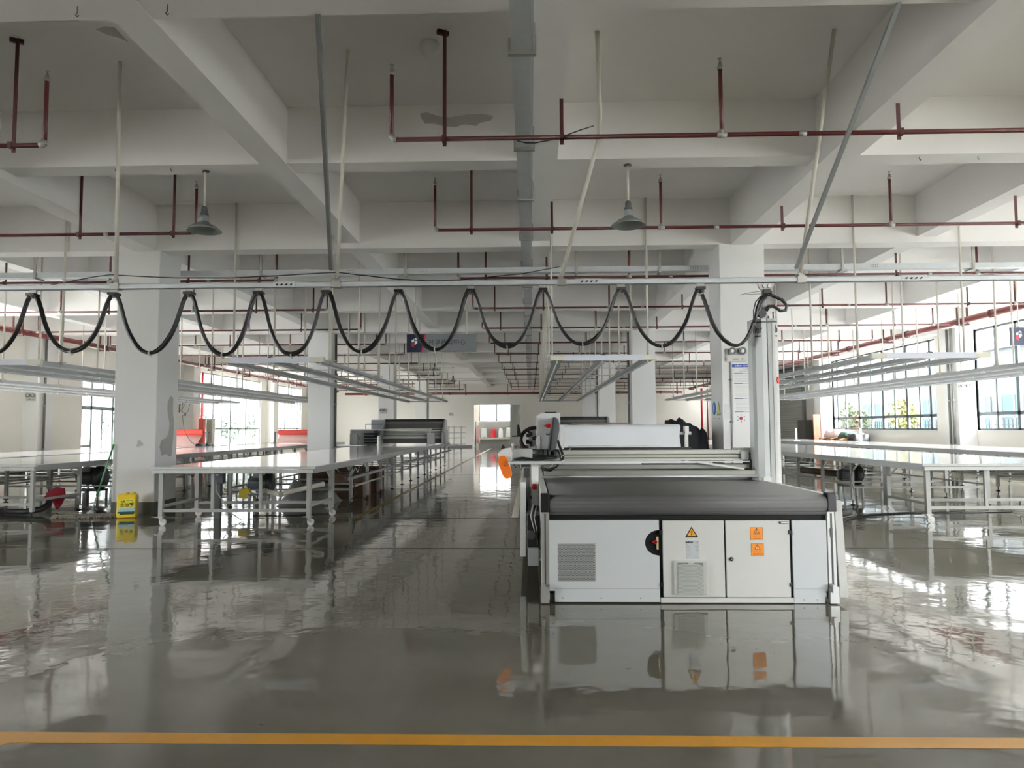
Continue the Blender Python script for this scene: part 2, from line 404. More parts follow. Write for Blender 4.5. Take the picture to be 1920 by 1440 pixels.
# hooks left in the near beam's soffit
# ------------------------------------------------------------------ outside the windows
struct(MB().box(-140,160,-120,180,-.6,-.25).build('ground_outside', M('yard_concrete',(222,220,214),.9,spec=0)))
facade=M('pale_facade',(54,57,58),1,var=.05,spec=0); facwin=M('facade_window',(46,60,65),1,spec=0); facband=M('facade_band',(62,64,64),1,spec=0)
def far_building(label,x0,x1,y0,y1,h,face,n,floors,group=None):
    t=thing('factory_building',label,'building',((x0+x1)/2,(y0+y1)/2,-.25),group)
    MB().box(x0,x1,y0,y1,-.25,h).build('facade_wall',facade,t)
    s=1 if face=='+x' else -1; xf=x1 if s>0 else x0
    MB().box(x0-.2,x1+.2,y0-.2,y1+.2,h,h+.5).build('parapet',facband,t)
    src=None
    for fl in range(floors):
        for k in range(n):
            y=y0+(y1-y0)*(k+.5)/n; z=.9+fl*4.0; w=(y1-y0)/n*.38
            if src is None:
                src=MB().box(xf-.02*s,xf+.06*s,y-w,y+w,z,z+2.3).build('window_pane',facwin,t,org=(xf,y,z))
                fr=MB()
                for q in (-w,-w/3,w/3,w): fr.box(xf+.06*s,xf+.1*s,y+q-.06,y+q+.06,z,z+2.3)
                fr.box(xf+.06*s,xf+.1*s,y-w,y+w,z+1.0,z+1.12); fsrc=fr.build('sash_bars',facband,src,org=(xf,y,z))
            else:
                o=inst(src,'window_pane',(xf,y,z),t); f2=fsrc.copy(); COL.objects.link(f2); f2.parent=o
    return t
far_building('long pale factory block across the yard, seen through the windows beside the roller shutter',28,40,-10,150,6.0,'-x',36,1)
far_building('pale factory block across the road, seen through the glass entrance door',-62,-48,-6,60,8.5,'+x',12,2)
# palisade fence
t=thing('palisade_fence','thin grey palisade fence along the yard beyond the big windows','fence',(24,44,-.25))
m=MB()
for k in range(130): m.box(23.98,24.02,30+k*.3,30.05+k*.3,-.25,1.75)
m.box(23.97,24.03,30,69,.1,.16).box(23.97,24.03,30,69,1.45,1.51); m.build('fence_panel',M('fence_grey',(40,42,43),1,spec=0),t)
for k in range(11): MB().box(23.93,24.07,29.95+k*3.7,30.1+k*3.7,-.25,1.95).build('fence_post',midgrey,t)
def tree(label,x,y,h,r,col,group,seed):
    t=thing('garden_tree',label,'tree',(x,y,-.25),group)
    MB().tube([(x,y,-.3),(x+.05,y,h*.3),(x,y+.05,h*.62)],[.1,.08,.04],8).build('trunk',M('bark',(70,58,46),.9),t)
    rnd=random.Random(seed); m=MB()
    for k in range(520):
        a=rnd.uniform(0,2*PI); b=rnd.uniform(-1,1); q=rnd.random()**.4
        p=Vector((x+r*q*math.cos(a)*math.sqrt(1-b*b),y+r*q*math.sin(a)*math.sqrt(1-b*b),h*.64+h*.36*q*b))
        s=rnd.uniform(.12,.26); d1=Vector((rnd.uniform(-1,1),rnd.uniform(-1,1),rnd.uniform(-1,1))).normalized(); d2=d1.orthogonal().normalized()
        m.add([p-d1*s,p+d2*s*.5,p+d1*s,p-d2*s*.5],[(0,1,2,3)])
    m.build('crown',col,t)
leafy=M('leaf_green',(64,70,58),1,spec=0,var=.3,scale=3); leafy2=M('leaf_yellow',(84,84,56),1,spec=0,var=.25,scale=3); leafd=M('leaf_dark',(98,108,102),1,spec=0,var=.3,scale=3)
tree('yellow-green tree seen between the window mullions behind the palisade fence',22.0,42.5,3.1,.8,leafy2,None,1)
tree('green bushy tree at the shutter end of the big window view',22.5,51.0,3.2,1.2,leafy,None,2)
tree('green tree just inside the fence, seen at the far end of the big window',21.5,47.6,2.8,.9,leafy,None,3)
for k in range(9):
    tree('%s small dark conifer of the hedge outside the tall windows, counted from the entrance door'%ORD[k],-21.5-(k%2)*.8,36.5+k*2.3,2.3+.3*(k%3),.95,leafd,'conifers outside the tall windows',10+k)
# ------------------------------------------------------------------ sprinkler pipework
ROWS=[6.65,9.78,13.0,16.3,19.6,23.05,26.45,29.95,33.4,36.9,40.3,43.8,47.3,50.6]
ZP=4.2
def riser_parts(t, x, y, end=False):
    zt = 4.86
    r=MB().tube([(x,y,ZP),(x,y,zt)],.02,8).build('riser',pipered,t)
    MB().lathe([(0,0),(.028,0),(.028,.035),(.017,.045),(.017,.07),(.008,.075),(.008,.1),(.022,.102),(.022,.108),(0,.11)],(x,y,zt-.02),10).build('sprinkler_head',zinc,r,org=wloc(t))
    if end:
        s=1 if end>0 else -1
        MB().tube([(x-s*.05,y,ZP),(x-s*.02,y,ZP+.006),(x-.006*s,y,ZP+.02),(x,y,ZP+.05)],.031,10).build('elbow',zinc,t)
    else:
        MB().cyl((x-.045,y,ZP),(x+.045,y,ZP),.031,10).cyl((x,y,ZP),(x,y,ZP+.05),.028,10).build('tee_fitting',zinc,t)
def branch(i, y, side):
    nm=('%s red sprinkler pipe from the yellow floor line, '%ORD[i])+('over the machine side' if side>0 else 'over the entrance-door side')
    x0,x1=(-1.32,11.49) if side>0 else (-14.09,-4.72)
    t=thing('sprinkler_pipe',nm,'pipe',((x0+x1)/2,y,ZP),'sprinkler branch pipes under the ceiling')
    MB().tube([(x0+(.05 if side>0 else 0),y,ZP),(x1-(.05 if side<0 else 0),y,ZP)],.023,10).build('pipe',pipered,t)
    rx=[-1.32,1.84,5.0,8.16,11.05] if side>0 else [-4.72,-7.88,-11.04,-13.9]
    for k,x in enumerate(rx): riser_parts(t,x,y,(-1 if side>0 else 1) if k==0 else False)
    hx=[-.81,.32,3.52,6.72,10.0] if side>0 else [-5.05,-6.4,-9.9,-13.2]
    for x in hx:
        z=ceil_z(x,y)
        h=MB().box(x-.018,x+.018,y+.024,y+.032,ZP-.06,z)
        h.box(x-.02,x+.02,y-.032,y+.032,ZP-.034,ZP-.026).box(x-.02,x+.02,y-.032,y-.026,ZP-.034,ZP+.03)
        if z>5: h.bar((x-.07,y+.01,z-.02),(x+.03,y+.07,z-.02),.04,.04)
        h.build('pipe_hanger',hangred,t)
    for x in ([2.6,7.3] if side>0 else [-6.0]): MB().cyl((x-.035,y,ZP),(x+.035,y,ZP),.029,10).build('coupling',zinc,t)
for i,y in enumerate(ROWS): branch(i,y,1); branch(i,y,-1)
def main_pipe(label,p,q,n,along):
    t=thing('main_pipe',label,'pipe',tuple((Vector(p)+Vector(q))/2))
    MB().tube([p,q],.082,14).build('pipe',M('main_pipe_red',(88,29,27),.42,var=.1,scale=12),t)
    p=Vector(p); q=Vector(q); d=(q-p).normalized()
    for k in range(n):
        c=p+(q-p)*(k+.5)/n
        MB().cyl(c-d*.06,c+d*.06,.105,14).build('clamp_ring',pipered,t)
        e=c+d*1.2; sx=Vector((-d.y,d.x,0))
        z=ceil_z(e.x,e.y); h=MB()
        for s in (-1,1): h.bar(e+sx*.13*s+Vector((0,0,-.12)),Vector((e.x+sx.x*.13*s,e.y+sx.y*.13*s,z)),.04,.04)
        h.bar(e-sx*.17+Vector((0,0,-.11)),e+sx*.17+Vector((0,0,-.11)),.05,.05); h.build('pipe_bracket',hangred,t)
main_pipe('thick red sprinkler main running along the big windows of the shutter side',(11.6,-4,4.24),(11.6,52,4.24),14,'y')
main_pipe('thick red sprinkler main running along the wall with the glass entrance door',(-14.2,-4,4.18),(-14.2,52,4.18),14,'y')
main_pipe('thick dark red sprinkler main crossing high along the end wall',(-13.8,52.6,4.02),(11.2,52.6,4.02),8,'x')
t=thing('standpipe','bright red vertical fire standpipe with valves beside the end wall','pipe',(12.0,50,0))
MB().tube([(12,50,.02),(12,50,4.15)],.08,14).build('pipe',brightred,t)
for z in (.7,1.1): MB().cyl((12,50,z-.05),(12,50,z+.05),.14,14).build('valve_flange',brightred,t)
w=MB().lathe([(.10,-.015),(.13,0),(.10,.015)],(12,49.7,.9),16,'y').cyl((12,49.72,.9),(12,50,.9),.03,8); w.build('valve_wheel',pipered,t)
for x in (12.5,12.9): MB().tube([(x,50.4,.02),(x,50.4,4.1)],.05,10).build('side_pipe',pipered,t)
t=thing('standpipe','thin red fire pipe dropping beside the grey meter cabinet near the tall windows','pipe',(-15.9,34.0,0))
MB().tube([(-15.9,34.0,.02),(-15.9,34.0,4.2)],.05,10).build('pipe',brightred,t)
# ------------------------------------------------------------------ galvanised cable trunking
t=thing('cable_trunking','long galvanised cable trunking running down the middle of the ceiling','cable tray',(-.045,20,4.36))
MB().box(-.13,.025,-4,53,4.36,4.45).build('trunking_body',galv,t)
MB().box(.03,.045,-4,53,4.40,4.47).build('side_lid',galv,t)
for k,y in enumerate([1.6,3.5,5.39,7.31,8.96,10.88]+[12.8+1.9*i for i in range(21)]):
    m=MB().box(-.155,.065,y-.02,y+.02,4.335,4.36).box(-.155,-.135,y-.02,y+.02,4.36,4.47).box(.05,.065,y-.02,y+.02,4.36,4.5)
    z=ceil_z(.055,y)
    m.box(.05,.058,y-.01,y+.01,4.5,z); m.build('hanger_bracket',zinc,t)
t=thing('cable_trunking','galvanised cable trunking crossing the hall behind the front columns','cable tray',(-1,12.75,4.3))
y=12.75
MB().box(-13.9,11.35,y-.05,y+.1,4.235,4.33).build('trunking_body',galv,t)
for x in (-13.2,-11.2,-9.1,-4.9,-2.25,.85,2.35,5.6,7.9,10.2):
    z=ceil_z(x,y)
    MB().box(x-.02,x+.02,y-.08,y-.055,4.205,z).bar((x,y-.07,4.218),(x+.0,y+.18,4.218),.03,.03).build('hanger_bracket',zinc,t)
for x in (-7.2,-5.5,-3.3,-2.0,2.9,6.1,9.5):
    m=MB()
    for i in range(4):
        for j in range(2): m.box(x+.04*i,x+.04*i+.012,y-.054,y-.05,4.26+.035*j,4.272+.035*j)
    m.build('joint_bolts',darkgrey,t)
# ------------------------------------------------------------------ pendant factory lamps
def pendant(x,y,z,label):
    t=thing('pendant_lamp',label,'lamp',(x,y,z),'factory pendant lamps')
    zt=ceil_z(x,y)
    MB().tube([(x,y,z+.3),(x,y,zt)],.013,8).build('stem',pvc,t)
    MB().lathe([(0,0),(.05,0),(.05,-.012),(0,-.014)],(x,y,zt),14).build('ceiling_cup',darkgrey,t)
    sh=MB().lathe([(.045,.13),(.06,.12),(.075,.1),(.13,.075),(.205,.02),(.21,.012),(.204,.01),(.128,.066),(.07,.09),(.03,.1),(0,.1)],(x,y,z),32).build('lamp_shade',M('lamp_shade_grey',(140,145,142),.4,.4),t)
    MB().lathe([(0,.2),(.055,.2),(.058,.14),(.05,.125),(0,.125)],(x,y,z),18).build('ballast_collar',midgrey,t)
    MB().lathe([(0,.31),(.03,.31),(.038,.28),(.038,.24),(.05,.23),(.05,.205),(0,.205)],(x,y,z),18).build('lamp_holder',darkgrey,t)
    MB().ball((x,y,z+.1),.03,12,8,(1,1,1.2)).build('bulb',white,t)
pendant(-3.98,8.46,3.84,'grey dish pendant lamp on a white stem in front of the column with the mop')
pendant(1.2,8.46,3.84,'grey dish pendant lamp on a white stem above the cutting machine')
pendant(-3.98,29.55,3.84,'tiny distant dish pendant lamp over the first table, before the end-wall one')
pendant(-3.98,36.55,3.84,'small distant dish pendant lamp over the first spreading table, close to the end wall')
pendant(1.2,29.55,3.84,'tiny distant dish pendant lamp over the middle table, before the end-wall one')
pendant(1.2,36.55,3.84,'small distant dish pendant lamp over the middle table, close to the end wall')
t=thing('smoke_detector','white dome smoke detector on the ceiling bay beside a red sprinkler riser','detector',(-.99,6.9,5.3))
MB().lathe([(0,0),(.075,0),(.075,-.02),(0,-.02)],(-.99,6.9,5.3),20).build('base_plate',whitemetal,t)
MB().lathe([(.09,-.02),(.095,-.05),(.09,-.085),(.06,-.11),(.055,-.125),(0,-.13)],(-.99,6.9,5.3),24).build('dome',whitemetal,t)
for i,(x,y) in enumerate([(at(135,20,5).x,5.06),(at(306,16,5).x,5.06)]):
    tag(MB().tube([(x,y,4.6),(x,y,4.55),(x-.012,y,4.53),(x,y,4.515),(x+.012,y,4.53)],.005,6).build('ceiling_hook',darkgrey,None,org=(x,y,4.6)),['small steel hook under the first beam, over the dangling red riser','small steel hook under the first beam, beside the lengthwise beam crossing'][i],'hook','hooks under the beams')
for i,(px,py) in enumerate([(214,326),(318,326),(1726,303),(1836,303)]):
    p=at(px,py,8.32)
    tag(MB().tube([(p.x,8.34,4.6),(p.x,8.34,4.575),(p.x+.012,8.34,4.56),(p.x+.02,8.34,4.572)],.005,6).build('ceiling_hook',darkgrey,None,org=(p.x,8.34,4.6)),['small hook under the second beam by the leaning steel rod of the glass-door side','small hook under the second beam beside the pendant lamp on the glass-door side','small hook under the second beam over the roller-shutter side, inner of two','small hook under the second beam over the roller-shutter side, outer of two'][i],'hook','hooks under the beams')
# ------------------------------------------------------------------ suspended lighting frames
trunkm=M('light_trunking',(176,180,182),.45,var=.02); tubem=M('lamp_tube_white',(228,229,228),.3,var=.01)
bat=M('front_batten',(214,219,230),.35,var=.01); endcap=M('ivory_endcap',(214,212,196),.5)
def light_frame(label,x0,x1,y0=11.3,y1=28.8,z=2.5):
    t=thing('light_frame',label,'light frame',((x0+x1)/2,(y0+y1)/2,z),'suspended lighting frames over the tables')
    xm=(x0+x1)/2; srcs={}
    seg=1.45; n=int((y1-y0-.1)/seg)
    for x in (x0+.05,xm,x1-.05):
        m=MB().prism([(x-.075,z),(x+.075,z),(x+.035,z+.07),(x-.035,z+.07)],y0,y1,'xz'); m.build('trunking_rail',trunkm,t)
        for k in range(n):
            c=(x,y0+.12+seg*k,z)
            if not srcs:
                m=MB().cyl((c[0],c[1]+.03,z-.016),(c[0],c[1]+1.4,z-.016),.013,8).box(c[0]-.014,c[0]+.014,c[1]+.02,c[1]+.045,z-.034,z+.002).box(c[0]-.014,c[0]+.014,c[1]+1.385,c[1]+1.41,z-.034,z+.002)
                srcs['t']=m.build('lamp_tube',tubem,t,org=c)
            else: inst(srcs['t'],'lamp_tube',c,t)
    w=x1-x0
    MB().box(x0+.16,x1-.16,y0-.04,y0+.04,z-.008,z+.078).build('front_batten',bat,t)
    for x in (x0-.06,x1-.18): MB().box(x,x+.24,y0-.038,y0+.038,z-.005,z+.075).build('batten_end',endcap,t)
    MB().box(x0-.02,x1+.02,y1-.03,y1+.02,z,z+.05).build('end_bar',trunkm,t)
    MB().lathe([(0,0),(.05,0),(.05,-.02),(.03,-.025),(0,-.025)],(xm,y0,z+.09),12).build('junction_box',darkgrey,t)
    k=0; y=y0+.55
    while y<y1:
        b=MB().tube([(x0-.1,y,z+.075),(x1+.1,y,z+.075)],.011,6).build('crossbar',pvc,t)
        for x in (x0-.02,x1+.02):
            zt=ceil_z(x,y)
            MB().tube([(x,y,z+.03),(x,y,zt)],.019,6).build('hanger_rod',pvc,t)
        y+=1.9
light_frame('lighting frame hung over the first spreading table beside the aisle',-5.0,-3.37)
light_frame('lighting frame hung behind the cutting machine, beside the central cable trunking',.39,1.95)
light_frame('lighting frame between the machine tower and the big windows, closer to the tower',5.45,7.15)
light_frame('lighting frame passing just behind the column with the mop',-9.7,-8.0)
light_frame('outermost lighting frame toward the glass entrance door',-13.7,-11.9)
light_frame('lighting frame hung close along the big windows',8.95,10.5)
# ------------------------------------------------------------------ hanging signs
def sign(label,x0,x1,y,z0,z1,text):
    t=thing('hanging_sign',label,'sign',((x0+x1)/2,y,z0),'direction signs hung from the ceiling')
    MB().box(x0,x1,y,y+.05,z0,z1).build('sign_board',signgrey,t)
    h=z1-z0; s=h/.425
    MB().prism([(x0,z0),(x0+.33*s,z0),(x0+.43*s,z1),(x0,z1)],y-.003,y+.001,'xz').build('navy_panel',navy,t)
    MB().prism([(x0+.33*s,z0),(x0+.36*s,z0),(x0+.465*s,z1),(x0+.43*s,z1)],y-.003,y+.001,'xz').build('red_stripe',crimson,t)
    lx,lz=x0+.115*s,z0+.11*s; u=s
    MB().prism([(lx,lz+.13*u),(lx+.058*u,lz+.13*u),(lx+.058*u,lz+.21*u),(lx,lz+.17*u)],y-.006,y-.002,'xz').prism([(lx+.075*u,lz+.195*u),(lx+.13*u,lz+.175*u),(lx+.13*u,lz+.205*u),(lx+.075*u,lz+.235*u)],y-.006,y-.002,'xz').prism([(lx+.075*u,lz+.06*u),(lx+.135*u,lz+.1*u),(lx+.135*u,lz+.16*u),(lx+.075*u,lz+.16*u)],y-.006,y-.002,'xz').build('logo_white',white,t)
    MB().prism([(lx,lz+.03*u),(lx+.058*u,lz-.0*u),(lx+.058*u,lz+.105*u),(lx,lz+.115*u)],y-.006,y-.002,'xz').build('logo_red',crimson,t)
    if text: lettering(text,.148*s,((x0+.59*s+x0+1.31*s)/2,y-.003,z0+.225*s),ink,'lettering',t)
    for x in (x0+.2,x1-.22):
        MB().tube([(x,y+.025,z1),(x,y+.025,ceil_z(x,y+.025))],.012,6).build('hanger_rod',pvc,t)
sign('grey hanging sign with navy end and Chinese lettering over the aisle',-2.87,-1.25,16.4,3.20,3.62,'共享裁剪中心')
sign('hanging sign in front of the big windows, only its navy end in view',10.98,12.6,16.4,3.25,3.67,None)
# ------------------------------------------------------------------ festoon cable system for the cutting machine
YR,ZR=7.4,2.95
t=thing('festoon_rail','long steel festoon rail crossing the hall in front of the columns','rail',(-.5,YR,ZR))
rail=MB(); X0,X1=-7.2,6.6
rail.box(X0,X1,YR-.03,YR+.03,ZR+.022,ZR+.026).box(X0,X1,YR-.03,YR-.026,ZR-.028,ZR+.026).box(X0,X1,YR+.026,YR+.03,ZR-.028,ZR+.026).box(X0,X1,YR-.03,YR-.012,ZR-.028,ZR-.024).box(X0,X1,YR+.012,YR+.03,ZR-.028,ZR-.024)
rail.build('rail_channel',galv,t)
for x in (-2.6,.62,3.97): 
    MB().box(x-.12,x+.12,YR-.036,YR-.03,ZR-.026,ZR+.03).build('splice_plate',galv,t)
    m=MB()
    for k in range(4): m.bar((x-.08+.05*k,YR-.039,ZR-.006),(x-.06+.05*k,YR-.039,ZR+.006),.006,.014)
    m.build('splice_slots',blackmat,t)
for x in (-4.42,-2.04,.34,2.83): MB().box(x-.045,x+.045,YR-.04,YR+.04,ZR-.034,ZR+.034).box(x-.02,x+.02,YR-.015,YR+.015,ZR+.03,ZR+.085).cyl((x-.03,YR-.05,ZR+.055),(x-.03,YR+.05,ZR+.055),.012,8).build('rail_clamp',zinc,t)
TX=[-6.15,-5.32,-4.437,-3.623,-2.877,-2.153,-1.38,-.617,.142,.959,1.787,2.471]
for i,x in enumerate(TX):
    if i==11: break
    if i==0: continue
    lab='cable trolley on the festoon rail, %s from the machine tower'%ORD[10-i]
    t=thing('cable_trolley',lab,'cable trolley',(x,YR,ZR-.03),'trolleys on the festoon rail')
    MB().prism([(x-.042,ZR-.028),(x+.042,ZR-.028),(x+.036,ZR-.062),(x+.018,ZR-.075),(x-.018,ZR-.075),(x-.036,ZR-.062)],YR-.012,YR+.012,'xz').build('roller_plate',zinc,t)
    MB().box(x-.045,x+.045,YR-.055,YR+.055,ZR-.092,ZR-.066).build('saddle',black,t)
    m=MB()
    for q in (-.02,0,.02): m.cyl((x+q,YR-.035,ZR-.095),(x+q*1.5,YR-.035,ZR-.125),.005,6)
    m.build('clamp_bolts',darkgrey,t)
SAG=[(0,0),(.06,.012),(.12,.055),(.2,.21),(.29,.44),(.37,.585),(.46,.71),(.62,.865),(.74,.94),(.87,.985),(1,1)]
def sag(t):
    for (a,b),(c,d) in zip(SAG[:-1],SAG[1:]):
        if t<=c: return b+(d-b)*(t-a)/(c-a)
    return 1
def loop_pts():
    BZ=[2.24,2.248,2.23,2.202,2.196,2.224,2.241,2.263,2.285,2.261]
    zt=ZR-.082
    out=[]
    xs=[-6.95]+TX[:11]
    for a in range(len(xs)-1):
        x0,x1=xs[a],xs[a+1]; zb=BZ[max(0,a-1)] if a>0 else 2.24
        N=44
        for k in range(N):
            u=k/N; z=zt-(zt-zb)*sag(1-abs(2*u-1)); out.append(Vector((x0+(x1-x0)*u,YR,z)))
    # last loop rises to the tower
    x0=TX[10]; 
    last=[at(px,py,YR-.05*k/14) for k,(px,py) in enumerate([(1313,545),(1322,562),(1327,588),(1334,607),(1343,625),(1356,641),(1370,650),(1380,651),(1390,649),(1401,638),(1408,622),(1414,603),(1421,580),(1430,562),(1437,553)])]
    out+=last
    for _ in range(2):
        out=[out[0]]+[(out[i-1]+out[i]*2+out[i+1])/4 for i in range(1,len(out)-1)]+[out[-1]]
    return out
lp=loop_pts()
t=thing('festoon_cable','black bundle of cables hanging in swags from the festoon rail','cable',(-2,YR,2.3))
rnd=random.Random(3)
for k,(dy,dz,r) in enumerate([(-.012,0,.0155),(.014,.004,.015),(0,.02,.011),(-.026,.012,.006)]):
    MB().tube([p+Vector((.012*math.sin(i*.11+k*2)*(k>1),dy,dz*(1+.5*math.sin(i*.24)))) for i,p in enumerate(lp)],r,7).build('cable',cablemat,t)
for i in range(22,len(lp)-14,22):
    p=lp[i]; q=lp[i+1]; d=(q-p).normalized()
    MB().cyl(p-d*.006,p+d*.006,.034,10).box(p.x-.005,p.x+.005,YR-.05,YR-.03,p.z-.006,p.z+.006).build('cable_tie',pvc,t)
# sagging wire beside the rail
pts=[at(px,py,7.9) for px,py in [(95,534),(130,528),(170,520),(207,515),(260,518),(330,521),(430,521),(520,517),(600,512),(636,511),(680,516),(740,523),(800,526),(860,525),(920,519),(980,513),(1050,500)]]
tag(MB().tube(pts,.006,6).build('hanging_wire',cablemat,None,org=tuple(pts[8])),'thin dark wire looping along just above the festoon rail','wire')
pts=[at(px,py,6.9) for px,py in [(970,256),(966,259),(970,264),(985,268),(1003,268),(1018,265),(1035,262),(1060,254),(1090,243),(1113,236)]]
tag(MB().tube(pts,.006,6).build('hanging_wire',cablemat,None,org=tuple(pts[8])),'thin dark wire tied between the central trunking and the bent white rod','wire')
# rods that carry the rail
def rod(name,label,pts,r,mat,flat=None):
    o=MB()
    if flat:
        for a,b in zip(pts[:-1],pts[1:]): o.bar(a,b,flat[0],flat[1],(0,1,0))
    else: o.tube(pts,r,8)
    return tag(o.build(name,mat,None,org=tuple(pts[-1])),label,'rod','rods holding the festoon rail')
rod('hanger_rod','long white rod holding the festoon rail in front of the mop column',[(-4.3,7.15,ZC),(-4.42,YR,3.02)],.021,pvc)
rod('hanger_rod','long white rod holding the festoon rail, paired with the dark steel brace',[(-1.84,7.0,ZC),(-2.04,YR,3.02)],.019,pvc)
rod('hanger_rod','white rod with a kink, tied with wire to the trunking, holding the festoon rail',[(.68,6.75,ZC),(.715,6.9,4.58),(.70,6.95,4.3),(.34,YR,3.02)],.021,pvc)
rod('hanger_rod','long white rod holding the festoon rail at the machine tower',[(3.0,6.8,ZC),(2.83,YR,3.02)],.021,pvc)
rod('hanger_brace','dark steel angle brace slanting from the first beam to the festoon rail',[(-1.61,5.22,4.6),(-2.09,YR-.05,3.1)],.02,M('dull_steel',(112,114,112),.45,.5),(.036,.03))
rod('hanger_brace','galvanised angle brace slanting down to the festoon rail at the machine tower',[(2.79,5.22,4.6),(2.76,YR-.07,3.06)],.02,M('dull_galvanised',(146,150,150),.45,.4),(.034,.03))
# ------------------------------------------------------------------ automatic cutting machine
YM=5.86
mc=thing('cutting_machine','large white automatic fabric cutting machine with grey conveyor belt, standing on the grey floor','cutting machine',(1.24,8.4,0))
P=lambda m,n,mat,bev=0,par=None: m.build(n,mat,par or mc,bev=bev)
# chassis behind the panels
P(MB().box(.14,2.38,YM+.09,10.7,.06,.66),'chassis',M('chassis_dark',(30,31,32),.7))
P(MB().box(.16,2.36,5.95,10.7,.03,.1),'bottom_plate',midgrey)
# belt
pr=[(5.99,.695),(5.93,.697),(5.885,.708),(5.858,.73),(5.845,.76),(5.843,.80),(5.848,.835),(5.862,.858),(5.885,.868),(5.92,.871)]
poly=pr+[(10.8,.866),(10.85,.82),(10.8,.70)]
belt=MB().prism(poly,.155,2.395,'yz')
bo=P(belt,'conveyor_belt',beltmat)
for p in bo.data.polygons: p.use_smooth = len(p.vertices)==4 and abs(p.normal.x)<.5
m=MB()
for z in (.735,.765,.80,.83): 
    yf=5.8425 if z>.75 else 5.853; m.box(.16,2.39,yf-.001,yf+.006,z-.0012,z+.0012)
P(m,'belt_grooves',M('belt_groove',(82,83,83),.7))
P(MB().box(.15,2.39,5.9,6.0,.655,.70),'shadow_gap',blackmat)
# side frames
for x0,x1,xc in ((.085,.145,.1),(2.4,2.46,2.42)):
    P(MB().box(x0,x1,5.92,10.8,.60,.868),'side_rail',whitemetal,.004)
    P(MB().box(x0-.006,x1+.006,5.84,5.93,.735,.885),'end_cap',black,.006)
    fp=MB().box(x0-.004,x1+.004,5.87,5.93,.03,.735); fr=P(fp,'frame_post',alu,.003)
    P(MB().box((x0+x1)/2-.006,(x0+x1)/2+.006,5.866,5.871,.12,.72),'post_groove',darkgrey,0,fr)
    P(MB().cyl(((x0+x1)/2,5.89,.0),((x0+x1)/2,5.89,.05),.03,12).cyl(((x0+x1)/2,5.89,.05),((x0+x1)/2,5.89,.13),.012,10),'levelling_foot',darkgrey)
    P(MB().box(x0-.01,x1+.0,5.83,5.87,.01,.14).box(x0,x0+.03,5.80,5.87,.1,.16),'toe_bracket',alu)
P(MB().box(2.418,2.436,5.862,5.867,.53,.60),'handle_slot',darkgrey); 
# front panels
def rpanel(x0,x1,z0,z1,y=YM,th=.03): return MB().box(x0,x1,y,y+th,z0,z1)
# left cover: outline with the half-round cut-out around the emergency switch
arc=[(1.04+.115*math.cos(a),.485+.103*math.sin(a)) for a in [PI/2+PI*k/18 for k in range(19)]]
poly=[(.15,.035),(.185,.035),(.185,.10),(.185,.0)] 
poly=[(.19,.012),(1.04,.012)]+list(reversed(arc))+[(1.04,.668),(.146,.668),(.146,.10),(.19,.10)]
lp_=P(MB().prism(poly,YM,YM+.025,'xz'),'side_cover',coolwhite,.003)
P(MB().box(.18,1.04,YM-.0012,YM+.001,.118,.1215),'fold_line',lightgrey,0,lp_)
m=MB()
for x in (.252,.565,.882): m.cyl((x,YM-.003,.045),(x,YM+.002,.045),.006,10)
P(m,'screw_heads',zinc,0,lp_)
P(MB().box(.9,1.06,YM+.03,YM+.06,.36,.61),'switch_recess',blackmat)
P(MB().lathe([(0,-.014),(.014,-.014),(.017,-.006),(.012,0),(.012,.014),(0,.014)],(1.012,YM+.022,.49),16,'y').box(.985,1.02,YM+.008,YM+.02,.485,.496),'emergency_switch',brightred)
P(MB().box(1.022,1.036,YM+.012,YM+.03,.43,.53),'switch_plate',M('switch_plate',(214,196,150),.5))
# perforated air grille
vx0,vx1,vz0,vz1=.215,.524,.176,.486
gv=P(MB().box(vx0,vx1,YM-.0015,YM+.001,vz0,vz1),'air_grille',M('grille_steel',(196,199,200),.4,.2),0)
m=MB(); k=0; zz=vz0+.008
while zz<vz1-.005:
    xx=vx0+.008+(.0055 if k%2 else 0)
    while xx<vx1-.005:
        vs=[(xx+.0038*math.cos(a),YM-.0022,zz+.0038*math.sin(a)) for a in [PI/3*q for q in range(6)]]
        m.add(vs,[(0,1,2,3,4,5)]); xx+=.011
    zz+=.0096; k+=1
P(m,'grille_holes',black,0,gv)
# doors of the switch cabinet
P(MB().box(1.045,2.12,YM+.02,YM+.06,.045,.668),'door_seal',blackmat)
d1=P(MB().box(1.068,1.563,YM-.004,YM+.02,.053,.664),'cabinet_door',whitemetal,.004)
d2=P(MB().box(1.577,2.088,YM-.004,YM+.02,.052,.664),'cabinet_door',whitemetal,.004)
P(MB().box(1.045,2.11,YM,YM+.03,.008,.046),'plinth_strip',whitemetal,.003)
rp=P(MB().prism([(2.112,.004),(2.36,.004),(2.36,.1),(2.385,.1),(2.385,.664),(2.112,.664)],YM,YM+.025,'xz'),'side_cover',coolwhite,.003)
P(MB().box(2.115,2.36,YM-.0012,YM+.001,.118,.1215),'fold_line',lightgrey,0,rp)
m=MB()
for x in (2.19,2.295): m.cyl((x,YM-.003,.033),(x,YM+.002,.033),.006,10)
P(m,'screw_heads',zinc,0,rp)
for x,d in ((1.05,d1),(2.082,d2)):
    for z in (.571,.152): P(MB().box(x-.006,x+.016,YM-.012,YM+.004,z-.016,z+.016),'door_hinge',black,.002,d)
P(MB().lathe([(0,-.014),(.014,-.014),(.016,-.008),(.016,0),(0,0)],(1.616,YM-.004,.357),20,'y'),'door_lock',black,0,d2)
P(MB().lathe([(0,-.002),(.006,-.002),(.006,0),(0,0)],(1.616,YM-.018,.357),12,'y'),'key_slot',zinc,0,d2)
